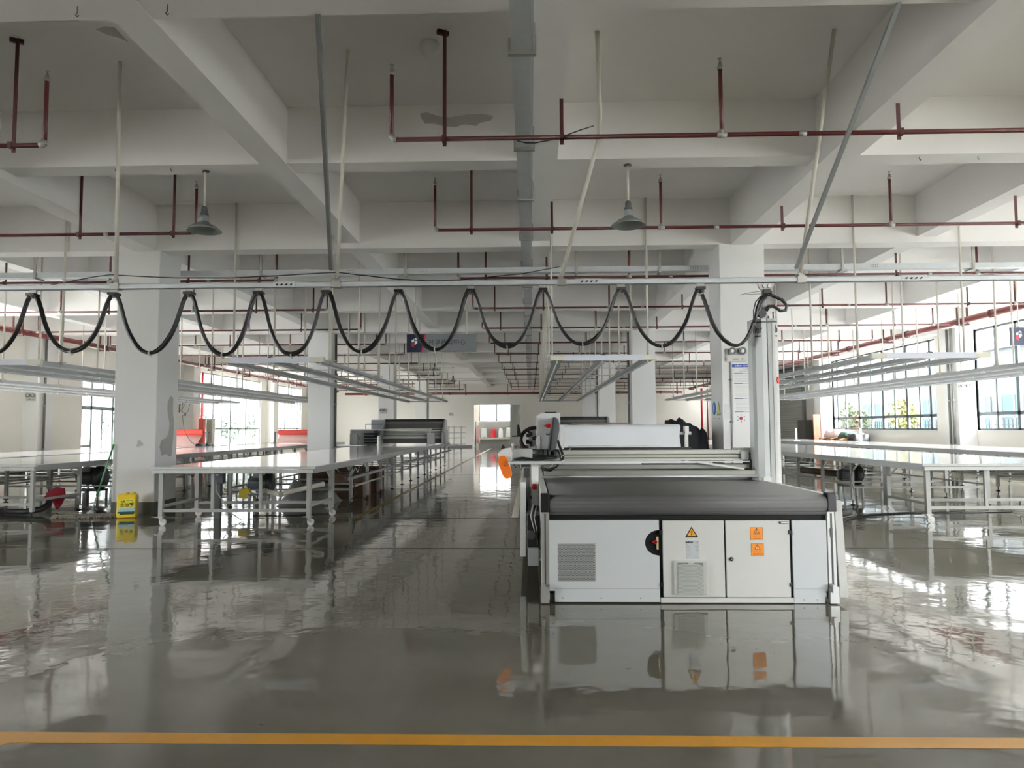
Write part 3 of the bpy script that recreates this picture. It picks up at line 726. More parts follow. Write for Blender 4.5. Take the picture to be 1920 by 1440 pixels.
P(MB().box(2.012,2.078,YM-.012,YM-.004,.642,.655),'door_label_holder',white,0,d2); P(MB().box(2.008,2.018,YM-.014,YM-.004,.640,.657).box(2.012,2.08,YM-.013,YM-.004,.6555,.658).box(2.012,2.08,YM-.013,YM-.004,.639,.6415),'holder_edge',black,0,d2)
# filter fan grille
fx0,fx1,fz0,fz1=1.147,1.42,.074,.345
ff=P(MB().box(fx0,fx1,YM-.022,YM-.004,fz0,fz1),'filter_frame',M('filter_grey',(198,200,194),.5),.006,d1)
m=MB(); n=22
P(MB().box(fx0+.034,fx1-.034,YM-.0228,YM-.02,fz0+.012,fz1-.014),'filter_recess',midgrey,0,d1)
for k in range(n):
    z=fz0+.018+k*(fz1-fz0-.036)/n
    pts=[(fx0+.034,z-.006),(fx0+.09,z),(fx1-.09,z),(fx1-.034,z-.012)]
    for a,b in zip(pts[:-1],pts[1:]): m.bar((a[0],YM-.026,a[1]),(b[0],YM-.026,b[1]),.007,.0062,(0,1,0))
P(m,'filter_louvres',M('filter_grey',(198,200,194),.5),0,d1)
P(MB().box(1.265,1.31,YM-.031,YM-.02,fz1-.03,fz1-.014),'filter_latch',M('filter_grey',(198,200,194),.5),0,d1)
# stickers on the doors
sy=YM-.0048
st=P(MB().prism([(1.301,.617),(1.25,.534),(1.254,.530),(1.348,.530),(1.352,.534)],sy-.0006,sy+.001,'xz'),'voltage_sign',ink,0,d1)
P(MB().prism([(1.301,.603),(1.264,.541),(1.338,.541)],sy-.0016,sy,'xz'),'sign_face',M('sign_amber',(240,168,44),.5),0,d1)
P(MB().prism([(1.306,.594),(1.290,.568),(1.302,.570),(1.297,.555),(1.293,.557),(1.300,.545),(1.306,.557),(1.302,.556),(1.311,.578),(1.300,.576)],sy-.0024,sy-.001,'xz'),'flash_symbol',ink,0,d1)
P(MB().box(1.254,1.36,sy-.0006,sy+.001,.358,.507),'rating_plate',M('plate_silver',(206,211,214),.4,.1),0,d1)
lettering('bullmer',.026,(1.282,sy-.001,.492),ink,'plate_brand',d1,.0006,bold=.0006,sx=.75)
lettering('CE',.017,(1.341,sy-.001,.489),ink,'ce_mark',d1,.0005,spacing=1.3)
m=MB()
for k,(a,b) in enumerate([(1.258,1.272),(1.258,1.28),(1.258,1.281),(1.258,1.286),(1.258,1.288),(1.258,1.292),(1.258,1.29)]):
    z=.472-.0155*k; m.box(a,b,sy-.0011,sy,z,z+.0026)
for k,(a,b) in enumerate([(1.325,1.352),(1.335,1.353),(1.328,1.355),(1.345,1.356),(1.345,1.356),(1.312,1.357),(1.308,1.357)]):
    z=.458-.0155*k; m.box(a,b,sy-.0011,sy,z,z+.0026)
P(m,'plate_print',greyink,0,d1)
for q,(x0,z1) in enumerate(((1.772,.610),(1.776,.480))):
    w=.101; z0=z1-.1
    s_=P(MB().box(x0,x0+w,sy-.0006,sy+.001,z0,z1),'warning_sticker',M('sticker_edge',(120,66,24),.5),0,d2)
    P(MB().box(x0+.003,x0+w-.003,sy-.0012,sy,z0+.003,z1-.003),'sticker_face',M('sticker_orange',(232,142,36),.5),0,d2)
    cx=x0+.051
    P(MB().prism([(cx,z1-.004),(cx-.026,z1-.047),(cx+.026,z1-.047)],sy-.0017,sy-.001,'xz'),'sticker_triangle',M('sticker_maroon',(92,20,22),.5),0,d2)
    P(MB().prism([(cx,z1-.014),(cx-.018,z1-.042),(cx+.018,z1-.042)],sy-.0022,sy-.0015,'xz'),'triangle_face',M('sticker_pale',(244,178,84),.5),0,d2)
    P(MB().box(cx-.0018,cx+.0018,sy-.0028,sy-.002,z1-.034,z1-.019).box(cx-.0018,cx+.0018,sy-.0028,sy-.002,z1-.04,z1-.0365),'exclamation_mark',M('sticker_maroon',(92,20,22),.5),0,d2)
    m=MB()
    for k in range(4): 
        z=z1-.056-.0105*k; a=x0+(.024 if q==0 else .014); m.box(a,a+(.058 if q==0 else .078)-(k==1)*.01,sy-.0018,sy-.001,z-.0028,z+.0012)
    P(m,'sticker_text',M('sticker_brown',(176,92,24),.5),0,d2)
# angled skirts beside the machine
for pts,y0,y1 in (([(2.455,.82),(2.515,.82),(2.545,.05),(2.478,.05)],5.86,10.6),([(-.10,.90),(-.045,.90),(-.05,.19),(-.105,.19)],6.9,10.6)):
    P(MB().prism(pts,y0,y1,'xz'),'side_skirt',whitemetal,.004)
P(MB().box(-.04,.08,6.6,9.8,.30,.62),'drive_housing',black,.01)
P(MB().box(-.03,.07,6.55,6.65,.17,.33),'cable_box',lightgrey,.004)
P(MB().cyl((.0,6.5,.45),(.0,6.62,.45),.04,14),'drive_wheel',darkgrey)
m=MB().tube([(0.02,6.6,.72),(.0,6.56,.62),(.03,6.55,.5),(.05,6.55,.42)],.008,6).tube([(.05,6.6,.7),(.03,6.55,.6),(.055,6.54,.5),(.06,6.55,.36)],.006,6)
P(m,'loose_hose',zinc)
# gantry
YG=7.6
g=P(MB().box(-.02,2.36,YG,YG+.22,1.14,1.182).box(-.02,2.36,YG+.015,YG+.22,1.085,1.14).box(-.02,2.36,YG,YG+.22,1.07,1.09),'gantry_beam',M('gantry_alu',(182,182,171),.4,.15),.003)
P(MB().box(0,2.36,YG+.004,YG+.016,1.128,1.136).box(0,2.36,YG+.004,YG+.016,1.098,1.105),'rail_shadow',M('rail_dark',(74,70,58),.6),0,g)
P(MB().box(.33,1.72,YG+.06,YG+.12,1.183,1.21),'energy_chain',black)
wv=MB(); rr=random.Random(5); pts=[(.4+.09*i,YG+.1,1.208+.014*rr.random()) for i in range(12)]; wv.tube(pts,.012,6); P(wv,'film_scrap',paper)
P(MB().box(.1,2.3,YG-.06,YG+.0,1.055,1.066).box(.1,1.75,YG-.09,YG-.06,1.05,1.062),'beam_ledge',whitemetal)
P(MB().box(.14,2.38,YG-.14,YG-.06,.925,.975).box(.14,2.38,YG-.03,YG+.05,.985,1.03),'press_bar',M('press_bar_grey',(136,136,129),.4,.3),.004)
P(MB().cyl((.12,YG-.17,.915),(2.36,YG-.17,.915),.014,10),'guard_rod',alu)
P(MB().cyl((1.2,YG+.16,1.0),(2.34,YG+.10,1.0),.035,14),'air_tube',M('air_tube_grey',(158,158,150),.4))
P(MB().box(2.2,2.4,YG+.02,YG+.2,1.183,1.2).box(2.22,2.3,YG-.03,YG,1.08,1.17),'end_bracket',lightgrey,.004)
P(MB().box(2.3,2.4,YG-.04,YG+.2,.88,1.08),'carriage_plate',M('carriage_dark',(56,57,55),.6))
P(MB().bar((1.75,YG-.07,1.06),(2.2,YG-.2,.99),.03,.02),'guide_strip',whitemetal)
# left carriage post with switches
po=P(MB().box(.005,.085,YG-.12,YG+.1,.64,1.09),'carriage_post',whitemetal,.004)
P(MB().ball((.04,YG-.14,.70),.05,14,8,(1,.5,.6)),'post_wheel',black)
m=MB()
for x in (-.045,-.02): m.box(x-.006,x+.006,YG-.06,YG-.04,.55,1.05)
P(m,'guide_rods',zinc); P(MB().box(-.075,-.01,YG-.08,YG-.03,.9,1.0).box(-.1,0,YG-.07,YG-.03,1.01,1.05),'chain_bracket',darkgrey)
# cutting head
hd=P(MB().prism([(.066,1.195),(.316,1.195),(.316,1.578),(.11,1.578),(.066,1.548)],YG-.06,YG+.16,'xz'),'cutting_head',M('head_grey',(188,191,190),.4),.005)
P(MB().box(.155,.28,YG-.02,YG+.1,1.578,1.592),'head_cap',black,.002,hd)
P(MB().box(.316,.356,YG-.02,YG+.16,1.195,1.45),'head_flank',whitemetal,.004,hd)
P(MB().box(.064,.105,YG-.068,YG-.058,1.195,1.335),'head_plate',whitemetal,.002,hd)
P(MB().prism([(.138,1.443),(.192,1.467),(.246,1.443),(.192,1.419)],YG-.063,YG-.059,'xz'),'diamond_logo',M('logo_red',(206,30,36),.4),0,hd)
lettering('bullmer',.036,(.215,YG-.0615,1.355),M('logo_navy',(52,70,112),.5),'head_lettering',hd,.0012,bold=.0008,sx=.9)
m=MB().box(.09,.13,YG-.04,YG+.08,1.12,1.195).cyl((.2,YG,1.09),(.2,YG,1.195),.025,12).cyl((.27,YG-.02,1.1),(.27,YG-.02,1.19),.04,14).box(.14,.17,YG-.05,YG+.05,1.09,1.195)
P(m,'knife_unit',darkgrey,0)
# cable chain ring
pts=[(.115,YG+.14,1.425)]+[(.065+.17*math.cos(a),YG+.14,1.298+.127*math.sin(a)) for a in [PI/2+PI*k/16 for k in range(17)]]+[(.115,YG+.14,1.171),(.3,YG+.14,1.171)]
P(MB().tube(pts,.0205,8),'drag_chain',black)
m=MB().box(-.02,.06,YG+.1,YG+.12,1.2,1.4); rr=random.Random(8)
P(m,'valve_panel',lightgrey)
m=MB()
for k in range(9):
    x=-.05+.11*rr.random(); z=1.2+.2*rr.random(); m.box(x,x+.02+.03*rr.random(),YG+.06,YG+.1,z,z+.02+.03*rr.random())
P(m,'valve_block',black)
P(MB().prism([(-.142,1.455),(-.128,1.46),(-.105,1.39),(-.10,1.33),(-.20,1.327),(-.20,1.338),(-.145,1.343)],YG+.1,YG+.16,'xz'),'chain_shoe',black)
P(MB().ball((-.13,YG-.05,1.19),.026,14,10),'signal_button',M('amber_lens',(224,164,40),.4))
# operator arm with orange cover
a=YG-.4
P(MB().prism([(-.338,1.155),(-.30,1.20),(-.215,1.225),(-.195,1.22),(-.18,1.17),(-.185,1.095),(-.25,1.07),(-.30,1.10)],a,a+.3,'xz'),'arm_head',M('arm_grey',(222,223,221),.4),.008)
P(MB().box(-.19,.02,a+.05,a+.3,1.10,1.21),'arm_body',lightgrey,.006)
P(MB().prism([(-.30,1.215),(-.285,1.255),(-.27,1.252),(-.262,1.222),(-.225,1.229),(-.31,1.205)],a+.06,a+.12,'xz'),'arm_lever',black)
A,B=Vector((-.281,1.095)),Vector((-.235,.965)); d=(B-A).normalized(); nrm=Vector((-d.y,d.x)); R=.05
cap=[]
for k in range(13): an=PI*k/12; cap.append(B+(nrm*math.cos(an)+d*math.sin(an))*R)
for k in range(13): an=PI+PI*k/12; cap.append(A+(nrm*math.cos(an)+d*math.sin(an))*R)
oc=P(MB().prism([(p.x,p.y) for p in cap],a-.035,a-.005,'xz'),'orange_cover',orange,.006)
P(MB().cyl((-.262,a-.038,1.045),(-.262,a-.03,1.045),.006,8).cyl((-.25,a-.038,1.042),(-.25,a-.03,1.042),.006,8),'cover_screws',M('cover_screw',(120,60,16),.5),0,oc)
# control tray and monitor
YT=7.2
P(MB().box(-.225,.315,YT-.08,YT+.3,1.06,1.09),'control_tray',M('tray_grey',(190,191,188),.4),.004)
m=MB(); rr=random.Random(4)
for k in range(5):
    x=-.17+.02*rr.random(); pts=[(x+.08*i+.02*rr.random(),YT-.02+.1*rr.random()+.03*k,1.102+.018*rr.random()+.006*k) for i in range(6)]; m.tube(pts,.013,6)
P(m,'cable_heap',black)
mon=P(MB().prism([(.236,1.525),(.252,1.53),(.272,1.515),(.292,1.47),(.293,1.40),(.275,1.32),(.262,1.22),(.215,1.19),(.192,1.195)],YT-.02,YT+.36,'xz'),'monitor_back',M('monitor_grey',(82,84,88),.5),.004)
P(MB().prism([(.228,1.526),(.241,1.529),(.205,1.188),(.182,1.19)],YT-.03,YT+.37,'xz'),'monitor_screen',black,.002,mon)
P(MB().bar((.275,YT+.1,1.30),(.335,YT+.1,1.13),.03,.025).bar((.335,YT+.1,1.13),(.31,YT+.1,1.06),.03,.025),'monitor_arm',black)
P(MB().bar((.195,YT+.03,1.01),(.33,YT+.05,1.09),.06,.012).bar((.2,YT,1.03),(.41,YT+.02,1.215),.006,.006),'hinged_flap',alu)
m=MB().tube([(.1,YT+.02,1.02),(.18,YT,1.0),(.26,YT,1.03),(.31,YT,1.1),(.29,YT+.05,1.17),(.25,YT+.05,1.2)],.01,6).tube([(.12,YT+.05,1.0),(.2,YT+.03,.99),(.28,YT+.03,1.05)],.012,6)
P(m,'monitor_cable',black)
m=MB().tube([(-.17,YT,1.06),(-.15,YT,1.02),(-.12,YT,1.05),(-.10,YT,1.0),(-.07,YT,1.05)],.005,6); P(m,'dangling_cable',black)
tl=P(MB().box(.008,.08,YT+.02,YT+.08,.64,1.06),'tray_leg',whitemetal,.003)
P(MB().box(.01,.078,YT-.0,YT+.02,.79,.875),'switch_box',whitemetal,.003,tl); P(MB().box(.016,.06,YT-.012,YT,.805,.862),'emergency_button',brightred,.006,tl)
# tower of the cable feed
tw=P(MB().prism([(2.30,7.42),(2.33,7.38),(2.395,7.33),(2.46,7.33),(2.462,7.345),(2.468,7.345),(2.47,7.33),(2.555,7.32),(2.6,7.35),(2.6,7.56),(2.30,7.56)],.80,2.545,'xy'),'cable_tower',M('tower_alu',(188,192,190),.38,.25),.003)
P(MB().prism([(2.298,7.421),(2.329,7.378),(2.395,7.328),(2.47,7.327),(2.555,7.318),(2.602,7.35),(2.602,7.4),(2.3,7.44)],2.50,2.515,'xy'),'tower_stripe',darkgrey,0,tw)
P(MB().box(2.462,2.472,7.338,7.36,.82,2.5),'tower_seam',M('seam_dark',(88,90,88),.5),0,tw)
P(MB().prism([(2.525,7.316),(2.557,7.312),(2.608,7.345),(2.608,7.56),(2.59,7.56),(2.59,7.36),(2.55,7.335),(2.525,7.335)],.80,2.5,'xy'),'tower_cover',whitemetal,.002,tw)
P(MB().box(2.36,2.46,7.30,7.36,.80,.91),'tower_foot_cover',whitemetal,.003,tw)
P(MB().box(2.32,2.62,7.33,7.58,.60,.80),'tower_base',midgrey,.004)
P(MB().box(2.52,2.53,7.40,7.43,2.545,2.58),'tower_pin',black,0,tw)
lettering('ller',.115,(2.352,7.355,2.43),darkgrey,'tower_lettering',tw,.004,bold=.001,sx=.8).rotation_euler=(0,0,-.62)
P(MB().bar((2.325,7.376,2.36),(2.385,7.332,2.36),.006,.014),'tower_subtitle',darkgrey,0,tw)
lettering('b',.115,(2.578,7.322,2.43),darkgrey,'tower_lettering',tw,.004,bold=.001,sx=.8).rotation_euler=(0,0,.55)
P(MB().bar((2.566,7.315,2.36),(2.592,7.332,2.36),.006,.014),'tower_subtitle',darkgrey,0,tw)
P(MB().prism([(2.562,1.90),(2.585,1.935),(2.606,1.90),(2.585,1.865)],7.305,7.33,'xz'),'tower_diamond',M('logo_red',(206,30,36),.4),0,tw)
def slim(o):
    for v in o.data.vertices:
        if o.data.name.startswith('letters') or 'lettering' in o.name: break
        v.co.x=(2.445-1.24)+(v.co.x-(2.45-1.24))*.8; v.co.y+=.04
    if 'lettering' in o.name: o.location.x=(2.445-1.24)+(o.location.x-(2.45-1.24))*.8; o.location.y+=.04; o.scale=(.8,1,1)
    for c in o.children: slim(c)
slim(tw)
mast=P(MB().box(2.42,2.475,7.39,7.43,2.545,2.9),'tow_mast',lightgrey,.003)
P(MB().cyl((2.405,7.34,2.59),(2.405,7.39,2.59),.04,20),'cable_gland',black)
t=thing('towing_trolley','wider end trolley of the festoon rail, above the machine tower','cable trolley',(2.47,YR,2.85))
MB().prism([(2.385,2.918),(2.55,2.918),(2.55,2.89),(2.53,2.86),(2.5,2.84),(2.43,2.84),(2.40,2.86),(2.385,2.89)],YR-.014,YR+.014,'xz').build('roller_plate',zinc,t)
MB().cyl((2.45,YR-.03,2.885),(2.45,YR+.03,2.885),.02,12).cyl((2.5,YR-.03,2.885),(2.5,YR+.03,2.885),.02,12).build('roller',alu,t)
MB().box(2.43,2.51,YR-.06,YR+.06,2.79,2.83).build('saddle',black,t)
def pth(px): return [at(a,b,YR-.06) for a,b in px]
tb=MB().tube(pth([(1430,556),(1424,566),(1419,580),(1417,595),(1414,606)]),.016,8).tube(pth([(1426,556),(1417,566),(1413,582),(1413,600)]),.007,6).tube(pth([(1440,551),(1452,556),(1466,562),(1475,573),(1473,582),(1463,583),(1455,577),(1447,574),(1440,577),(1437,583)]),.017,8)
tb.build('cable_tail',cablemat,mc)
MB().box(2.43,2.50,YR-.05,YR+.03,2.815,2.85).build('tail_clamp',black,mc)
tag(MB().tube([at(1388,553,7.36),at(1400,550,7.36),at(1424,546,7.36),at(1424,551,7.36),at(1400,552,7.36)],.004,6).build('wire_loop',zinc,None,org=tuple(at(1400,550,7.36))),'thin bent wire hook sticking out of the end trolley toward the column','wire')
# floor conduit and cable coming out beside the machine
# ------------------------------------------------------------------ spreading tables
ZT=.87
def spreading_table(label,x0,x1,y0,y1,side,first_gap=1.15,gap=1.3,castors=2,power=False,rail_in=True):
    t=thing('spreading_table',label,'table',((x0+x1)/2,y0,0),'long fabric spreading tables')
    MB().box(x0,x1,y0,y1,ZT-.022,ZT).build('table_top',laminate,t,bev=.003)
    for x,s in ((x0,1),(x1,-1)):
        MB().box(x-.012*s,x+.028*s,y0,y1,ZT-.1,ZT-.008).build('side_rail',M('rail_alu',(150,152,150),.4,.4),t)
    MB().box(x0-.03,x1+.03,y0-.03,y0+.02,ZT-.035,ZT+.002).box(x0,x1,y0-.02,y0+.03,ZT-.095,ZT-.04).build('front_rail',M('apron_grey',(186,188,184),.42),t,bev=.003)
    ys=[y0+.09,y0+.09+first_gap]
    while ys[-1]+gap<y1: ys.append(ys[-1]+gap)
    leg=foot=cast=None
    for i,y in enumerate(ys):
        for x,s in ((x0+.09,1),(x1-.09,-1)):
            big = i==1
            z0=.135 if (i<castors) else .055
            if i<castors:
                w=.032
                o=MB().box(x-w,x+w,y-w,y+w,z0,ZT-.09); 
                if i==1: o.box(x-w,x+w,y-w+.07,y+w+.07,z0,ZT-.09)
                o=o.build('leg',legpaint,t,org=(x,y,0))
                c=MB().box(x-.055,x+.055,y-.045,y+.045,.125,.135).prism([(x-.04,.125),(x+.03,.125),(x+.045,.05),(x+.015,.05)],y-.025,y-.02,'xz').prism([(x-.04,.125),(x+.03,.125),(x+.045,.05),(x+.015,.05)],y+.02,y+.025,'xz').box(x-.09,x-.05,y-.02,y+.02,.118,.13)
                c.build('castor_fork',zinc,o,org=(x,y,0))
                MB().cyl((x+.03,y-.018,.052),(x+.03,y+.018,.052),.052,18).build('castor_wheel',M('castor_white',(214,214,210),.4),o,org=(x,y,0))
            elif leg is None:
                w=.027
                leg=MB().box(x-w,x+w,y-w,y+w,.10,ZT-.09).build('leg',legpaint,t,org=(x,y,0))
                foot=MB().cyl((x,y,.02),(x,y,.10),.009,8).lathe([(0,0),(.045,0),(.042,.012),(.014,.024),(0,.024)],(x,y,0.0),14).build('levelling_foot',M('foot_black',(34,34,33),.5),leg,org=(x,y,0))
            else:
                o=inst(leg,'leg',(x,y,0),t); f=foot.copy(); COL.objects.link(f); f.parent=o
            # short brace under the top
            if i>0 and side*s<0:
                MB().bar((x,y-.03,.62),(x+.0,y-.30,ZT-.1),.03,.012,(1,0,0)).build('brace',M('brace_grey',(168,170,166),.4,.2),t)
        MB().box(x0+.09,x1-.09,y-.018,y+.018,.20 if i<2 else .30,.245 if i<2 else .335).build('stretcher',legpaint,t)
    for x in (x0+.09,x1-.09):
        MB().box(x-.016,x+.016,ys[0],ys[1],.262,.30).build('stretcher',legpaint,t)
        MB().box(x-.014,x+.014,ys[2],ys[-1],.345,.375).build('long_stretcher',legpaint,t)
    for q in (.36,.66):
        MB().box(x0+(x1-x0)*q-.022,x0+(x1-x0)*q+.022,ys[0]-.02,ys[0]+.02,.24,ZT-.09).build('front_post',legpaint,t)
    if power:
        x=x1+.10 if power>0 else x0-.10
        MB().box(x-.03,x+.03,ys[1]+.25,y1-.5,.555,.60).build('power_rail',M('power_rail',(106,110,114),.4,.2),t)
        for y in ys[2:]: MB().box(min(x,x-.13*power),max(x,x-.13*power),y-.012,y+.012,.575,.59).build('rail_arm',legpaint,t)
    return t
T1=spreading_table('long white spreading table beside the aisle, a spreading machine at its end',-5.6,-3.2,10.45,28.2,1,power=1)
T2=spreading_table('long white spreading table running behind the column with the mop',-10.5,-8.02,11.35,30.5,1,castors=0,first_gap=1.2)
T3=spreading_table('outermost white spreading table toward the glass entrance door',-13.4,-10.85,9.5,30.5,1,castors=0)
T4=spreading_table('spreading table between the machine and the window-side table, front end on castors',5.75,8.35,10.6,31,-1)
T5=spreading_table('long white spreading table standing along the big windows',10.15,12.3,9.5,33,-1,castors=0)
T6=spreading_table('white table carrying the white fabric roll directly behind the cutting machine',.42,2.32,11.35,22.8,1,castors=0)
# long metal trunking under the window-side tables
# ------------------------------------------------------------------ fabric spreading machines
def spreader(label,x0,x1,y,z,cab=True,dark=False):
    t=thing('spreading_machine',label,'spreading machine',((x0+x1)/2,y,z),'spreading machines on the tables')
    body=M('spreader_grey',(150,152,150),.42,.1); roll=M('spreader_roller',(168,168,162),.35,.3); drk=M('spreader_dark',(66,66,63),.5)
    xa=x0+(x1-x0)*.36 if cab else x0
    for x in (xa,x1):
        MB().prism([(y-.45,z),(y+.9,z),(y+.9,z+.5),(y+.6,z+.86),(y+.25,z+.86),(y-.3,z+.45),(y-.45,z+.35)],x-.03,x+.03,'yz').build('side_plate',body,t,bev=.008)
    MB().cyl((xa,y+.3,z+.83),(x1,y+.3,z+.83),.055,14).build('top_roller',black,t)
    m=MB()
    for k in range(46): xx=xa+.05+(x1-xa-.1)*k/45; m.box(xx-.008,xx+.008,y+.23,y+.25,z+.74,z+.775)
    m.build('tooth_strip',zinc,t)
    MB().box(xa,x1,y+.25,y+.30,z+.56,z+.80).build('back_panel',drk,t)
    for zz,yy,r in ((.53,.05,.022),(.46,-.05,.03),(.36,-.2,.025),(.26,-.3,.05)): MB().cyl((xa,y+yy,z+zz),(x1,y+yy,z+zz),r,12).build('cloth_roller',roll if zz<.5 else black,t)
    MB().box(xa,x1,y-.12,y-.08,z+.06,z+.22).build('lower_panel',drk,t)
    MB().box(xa,x1,y-.05,y+.0,z+.30,z+.44).build('middle_panel',M('spreader_mid',(128,128,122),.45),t)
    for x in (x1-.36,x0+.3): MB().box(x-.12,x+.12,y-.62,y-.42,z+.02,z+.40).build('drive_box',body,t,bev=.006)
    MB().bar((x0+.2,y-.5,z+.52),(x1-.35,y-.5,z+.52),.04,.04).bar((x1-.4,y-.5,z+.05),(x1-.4,y-.5,z+.54),.04,.04).bar((x0+.2,y-.5,z+.05),(x0+.2,y-.5,z+.54),.04,.04).build('guard_rail',M('rail_pale',(186,186,180),.4,.2),t)
    if cab:
        MB().box(x0,x0+.85,y+.1,y+.55,z,z+.54).build('control_cabinet',M('cabinet_mesh_grey',(112,114,112),.5),t,bev=.03)
        MB().box(x0+.62,x0+1.2,y+.6,y+.9,z+.3,z+.87).build('control_cabinet',M('cabinet_blue_grey',(146,152,158),.45),t,bev=.01)
        m=MB()
        for k in range(4): m.box(x0+.5,x0+.95,y+.02,y+.1,z+.05+.1*k,z+.11+.1*k)
        m.build('drawer_slots',blackmat,t)
        MB().lathe([(.07,-.012),(.085,0),(.07,.012)],(x0+.28,y-.02,z+.25),16,'y').cyl((x0+.28,y-.02,z+.25),(x0+.28,y+.1,z+.25),.012,8).build('hand_wheel',black,t)
        MB().bar((x0+.5,y+.3,z+.71),(xa+.1,y+.3,z+.71),.03,.03).bar((x0+.5,y+.3,z+.5),(x0+.5,y+.3,z+.71),.02,.02).build('swing_arm',darkgrey,t)
    MB().box(x1-.02,x1+.12,y-.3,y+.2,z+.05,z+.5).build('motor_cover',body,t,bev=.01)
    return t
spreader('grey spreading machine with a dark top bar at the end of the first table',-6.2,-2.95,24.2,ZT)
t=spreader('dark spreading machine with a brown bar, partly hidden behind the machine head and white roll',.6,2.3,20.9,ZT,cab=False)
MB().box(1.2,2.85,20.4,20.5,1.53,1.57).build('brown_bar',M('brown_steel',(128,92,80),.5),t)
# white fabric hung from its stand behind the cutting machine
t=thing('fabric_roll','white fabric hanging over a roll stand directly behind the cutting machine','fabric roll',(1.38,11.15,0))
m=MB(); prof=[(11.02,.62),(11.0,.9),(10.99,1.15),(11.0,1.27),(10.985,1.33),(10.99,1.39),(11.02,1.44),(11.08,1.468),(11.15,1.472),(11.23,1.45),(11.28,1.40),(11.3,1.33),(11.31,.9),(11.32,.62)]
vs=[];fs=[];nx=22
for i in range(nx+1):
    x=.46+(2.3-.46)*i/nx
    for j,(yy,zz) in enumerate(prof): vs.append((x+(.012*math.sin(j*1.3) if i in(0,nx) else 0),yy+.006*math.sin(i*.9+j*.4),zz+.004*math.sin(i*1.3+j)))
n=len(prof)
for i in range(nx):
    for j in range(n-1): fs.append((i*n+j,(i+1)*n+j,(i+1)*n+j+1,i*n+j+1))
fo=MB().add(vs,fs,True).build('white_fabric',M('white_fabric',(200,203,205),.75,var=.015),t); sd=fo.modifiers.new('s','SOLIDIFY'); sd.thickness=.004
MB().cyl((.42,11.15,1.33),(2.50,11.15,1.33),.025,12).build('roll_bar',alu,t)
MB().box(2.40,2.45,11.12,11.18,.55,1.41).box(2.395,2.455,11.09,11.21,1.33,1.44).build('roll_post',M('post_alu',(198,198,194),.4,.3),t)
MB().box(.33,.38,11.12,11.18,.55,1.41).build('roll_post',M('post_alu',(198,198,194),.4,.3),t)
MB().box(.33,2.5,11.1,11.2,.5,.56).box(.33,.38,11.12,11.18,0,.5).box(2.40,2.45,11.12,11.18,0,.5).box(2.34,2.52,11.0,11.3,.8,.88).build('stand_frame',legpaint,t)
# dark fabric heap beside the white roll
def heap(name,label,cat,org,nx,ny,x0,x1,y0,y1,top,mat,seed,base=0.,parent=None):
    m=MB(); vs=[]; fs=[]
    for i in range(nx+1):
        for j in range(ny+1):
            u,v=i/nx,j/ny
            e=min(1,min(u,1-u)*top[1])*min(1,min(v,1-v)*top[1])
            e=e**.55
            z=base+top[0](u,v)*e*(1+.10*noise.noise(Vector((u*5+seed,v*5,seed))))+.012*noise.noise(Vector((u*14,v*14,seed)))*e
            vs.append((x0+(x1-x0)*u+.02*noise.noise(Vector((u*6,v*6,seed+4))),y0+(y1-y0)*v,max(base,z)))
    for i in range(nx):
        for j in range(ny): fs.append((i*(ny+1)+j,(i+1)*(ny+1)+j,(i+1)*(ny+1)+j+1,i*(ny+1)+j+1))
    b=len(vs); ring=[i*(ny+1) for i in range(nx+1)]+[nx*(ny+1)+j for j in range(1,ny+1)]+[i*(ny+1)+ny for i in range(nx-1,-1,-1)]+[j for j in range(ny-1,0,-1)]
    fs.append(tuple(reversed(ring)))
    m.add(vs,fs,True); o=m.build(name,mat,parent,org=org)
    if not parent: tag(o,label,cat)
    return o
darkcloth=M('navy_black_cloth',(22,23,28),.85,bump=.2,bscale=12)
heap('fabric_heap','heap of black fabric draped beside the white fabric roll','fabric',(2.75,12.6,0),26,16,2.36,3.12,12.2,13.1,(lambda u,v:1.52-.16*max(0,u-.35)*2.2 if u<.75 else 1.40-.9*(u-.75),9),darkcloth,3)
# red fabric rolls
def red_roll(label,x0,x1,y,zc,drape):
    t=thing('fabric_roll',label,'fabric roll',((x0+x1)/2,y,ZT))
    rc=M('coral_fabric',(214,76,66),.7,var=.05)
    MB().lathe([(0,x0),(.095,x0),(.105,x0+.03),(.105,x1-.03),(.095,x1),(.03,x1+.002),(0,x1)],(0,y,zc),20,'x').build('rolled_cloth',rc,t)
    MB().cyl((x0-.2,y,zc),(x1+.22,y,zc),.014,8).build('roll_bar',darkgrey,t)
    for x in (x0-.14,x1+.13): MB().bar((x,y,ZT),(x,y,zc),.05,.04).box(x-.12,x+.12,y-.15,y+.15,ZT,ZT+.02).build('stand_post',darkgrey,t)
    dm=M('pale_pink_cloth',(236,196,188),.8)
    o=MB().add([(x0+.03,y-.04,zc-.095),(x1-.03,y-.04,zc-.095),(x1-.05,y-.10,zc-.2),(x0+.03,y-.11,zc-.22),(x1-.08,y-drape,ZT+.012),(x0+.03,y-drape,ZT+.012)],[(0,1,2,3),(3,2,4,5)],True).build('loose_end',dm,t); o.modifiers.new('s','SOLIDIFY').thickness=.006
    m=MB(); rr=random.Random(2)
    for k in range(6): x=x1-.25+.5*rr.random(); m.box(x,x+.12,y-.3+.2*rr.random(),y-.05,ZT,ZT+.04+.06*rr.random())
    m.build('drive_unit',black,t)
red_roll('coral red fabric roll on the outermost table toward the entrance door',-13.2,-11.15,24,1.335,.5)
red_roll('coral red fabric roll at the far end of the table behind the mop column',-10.1,-8.3,28.3,1.30,.3)
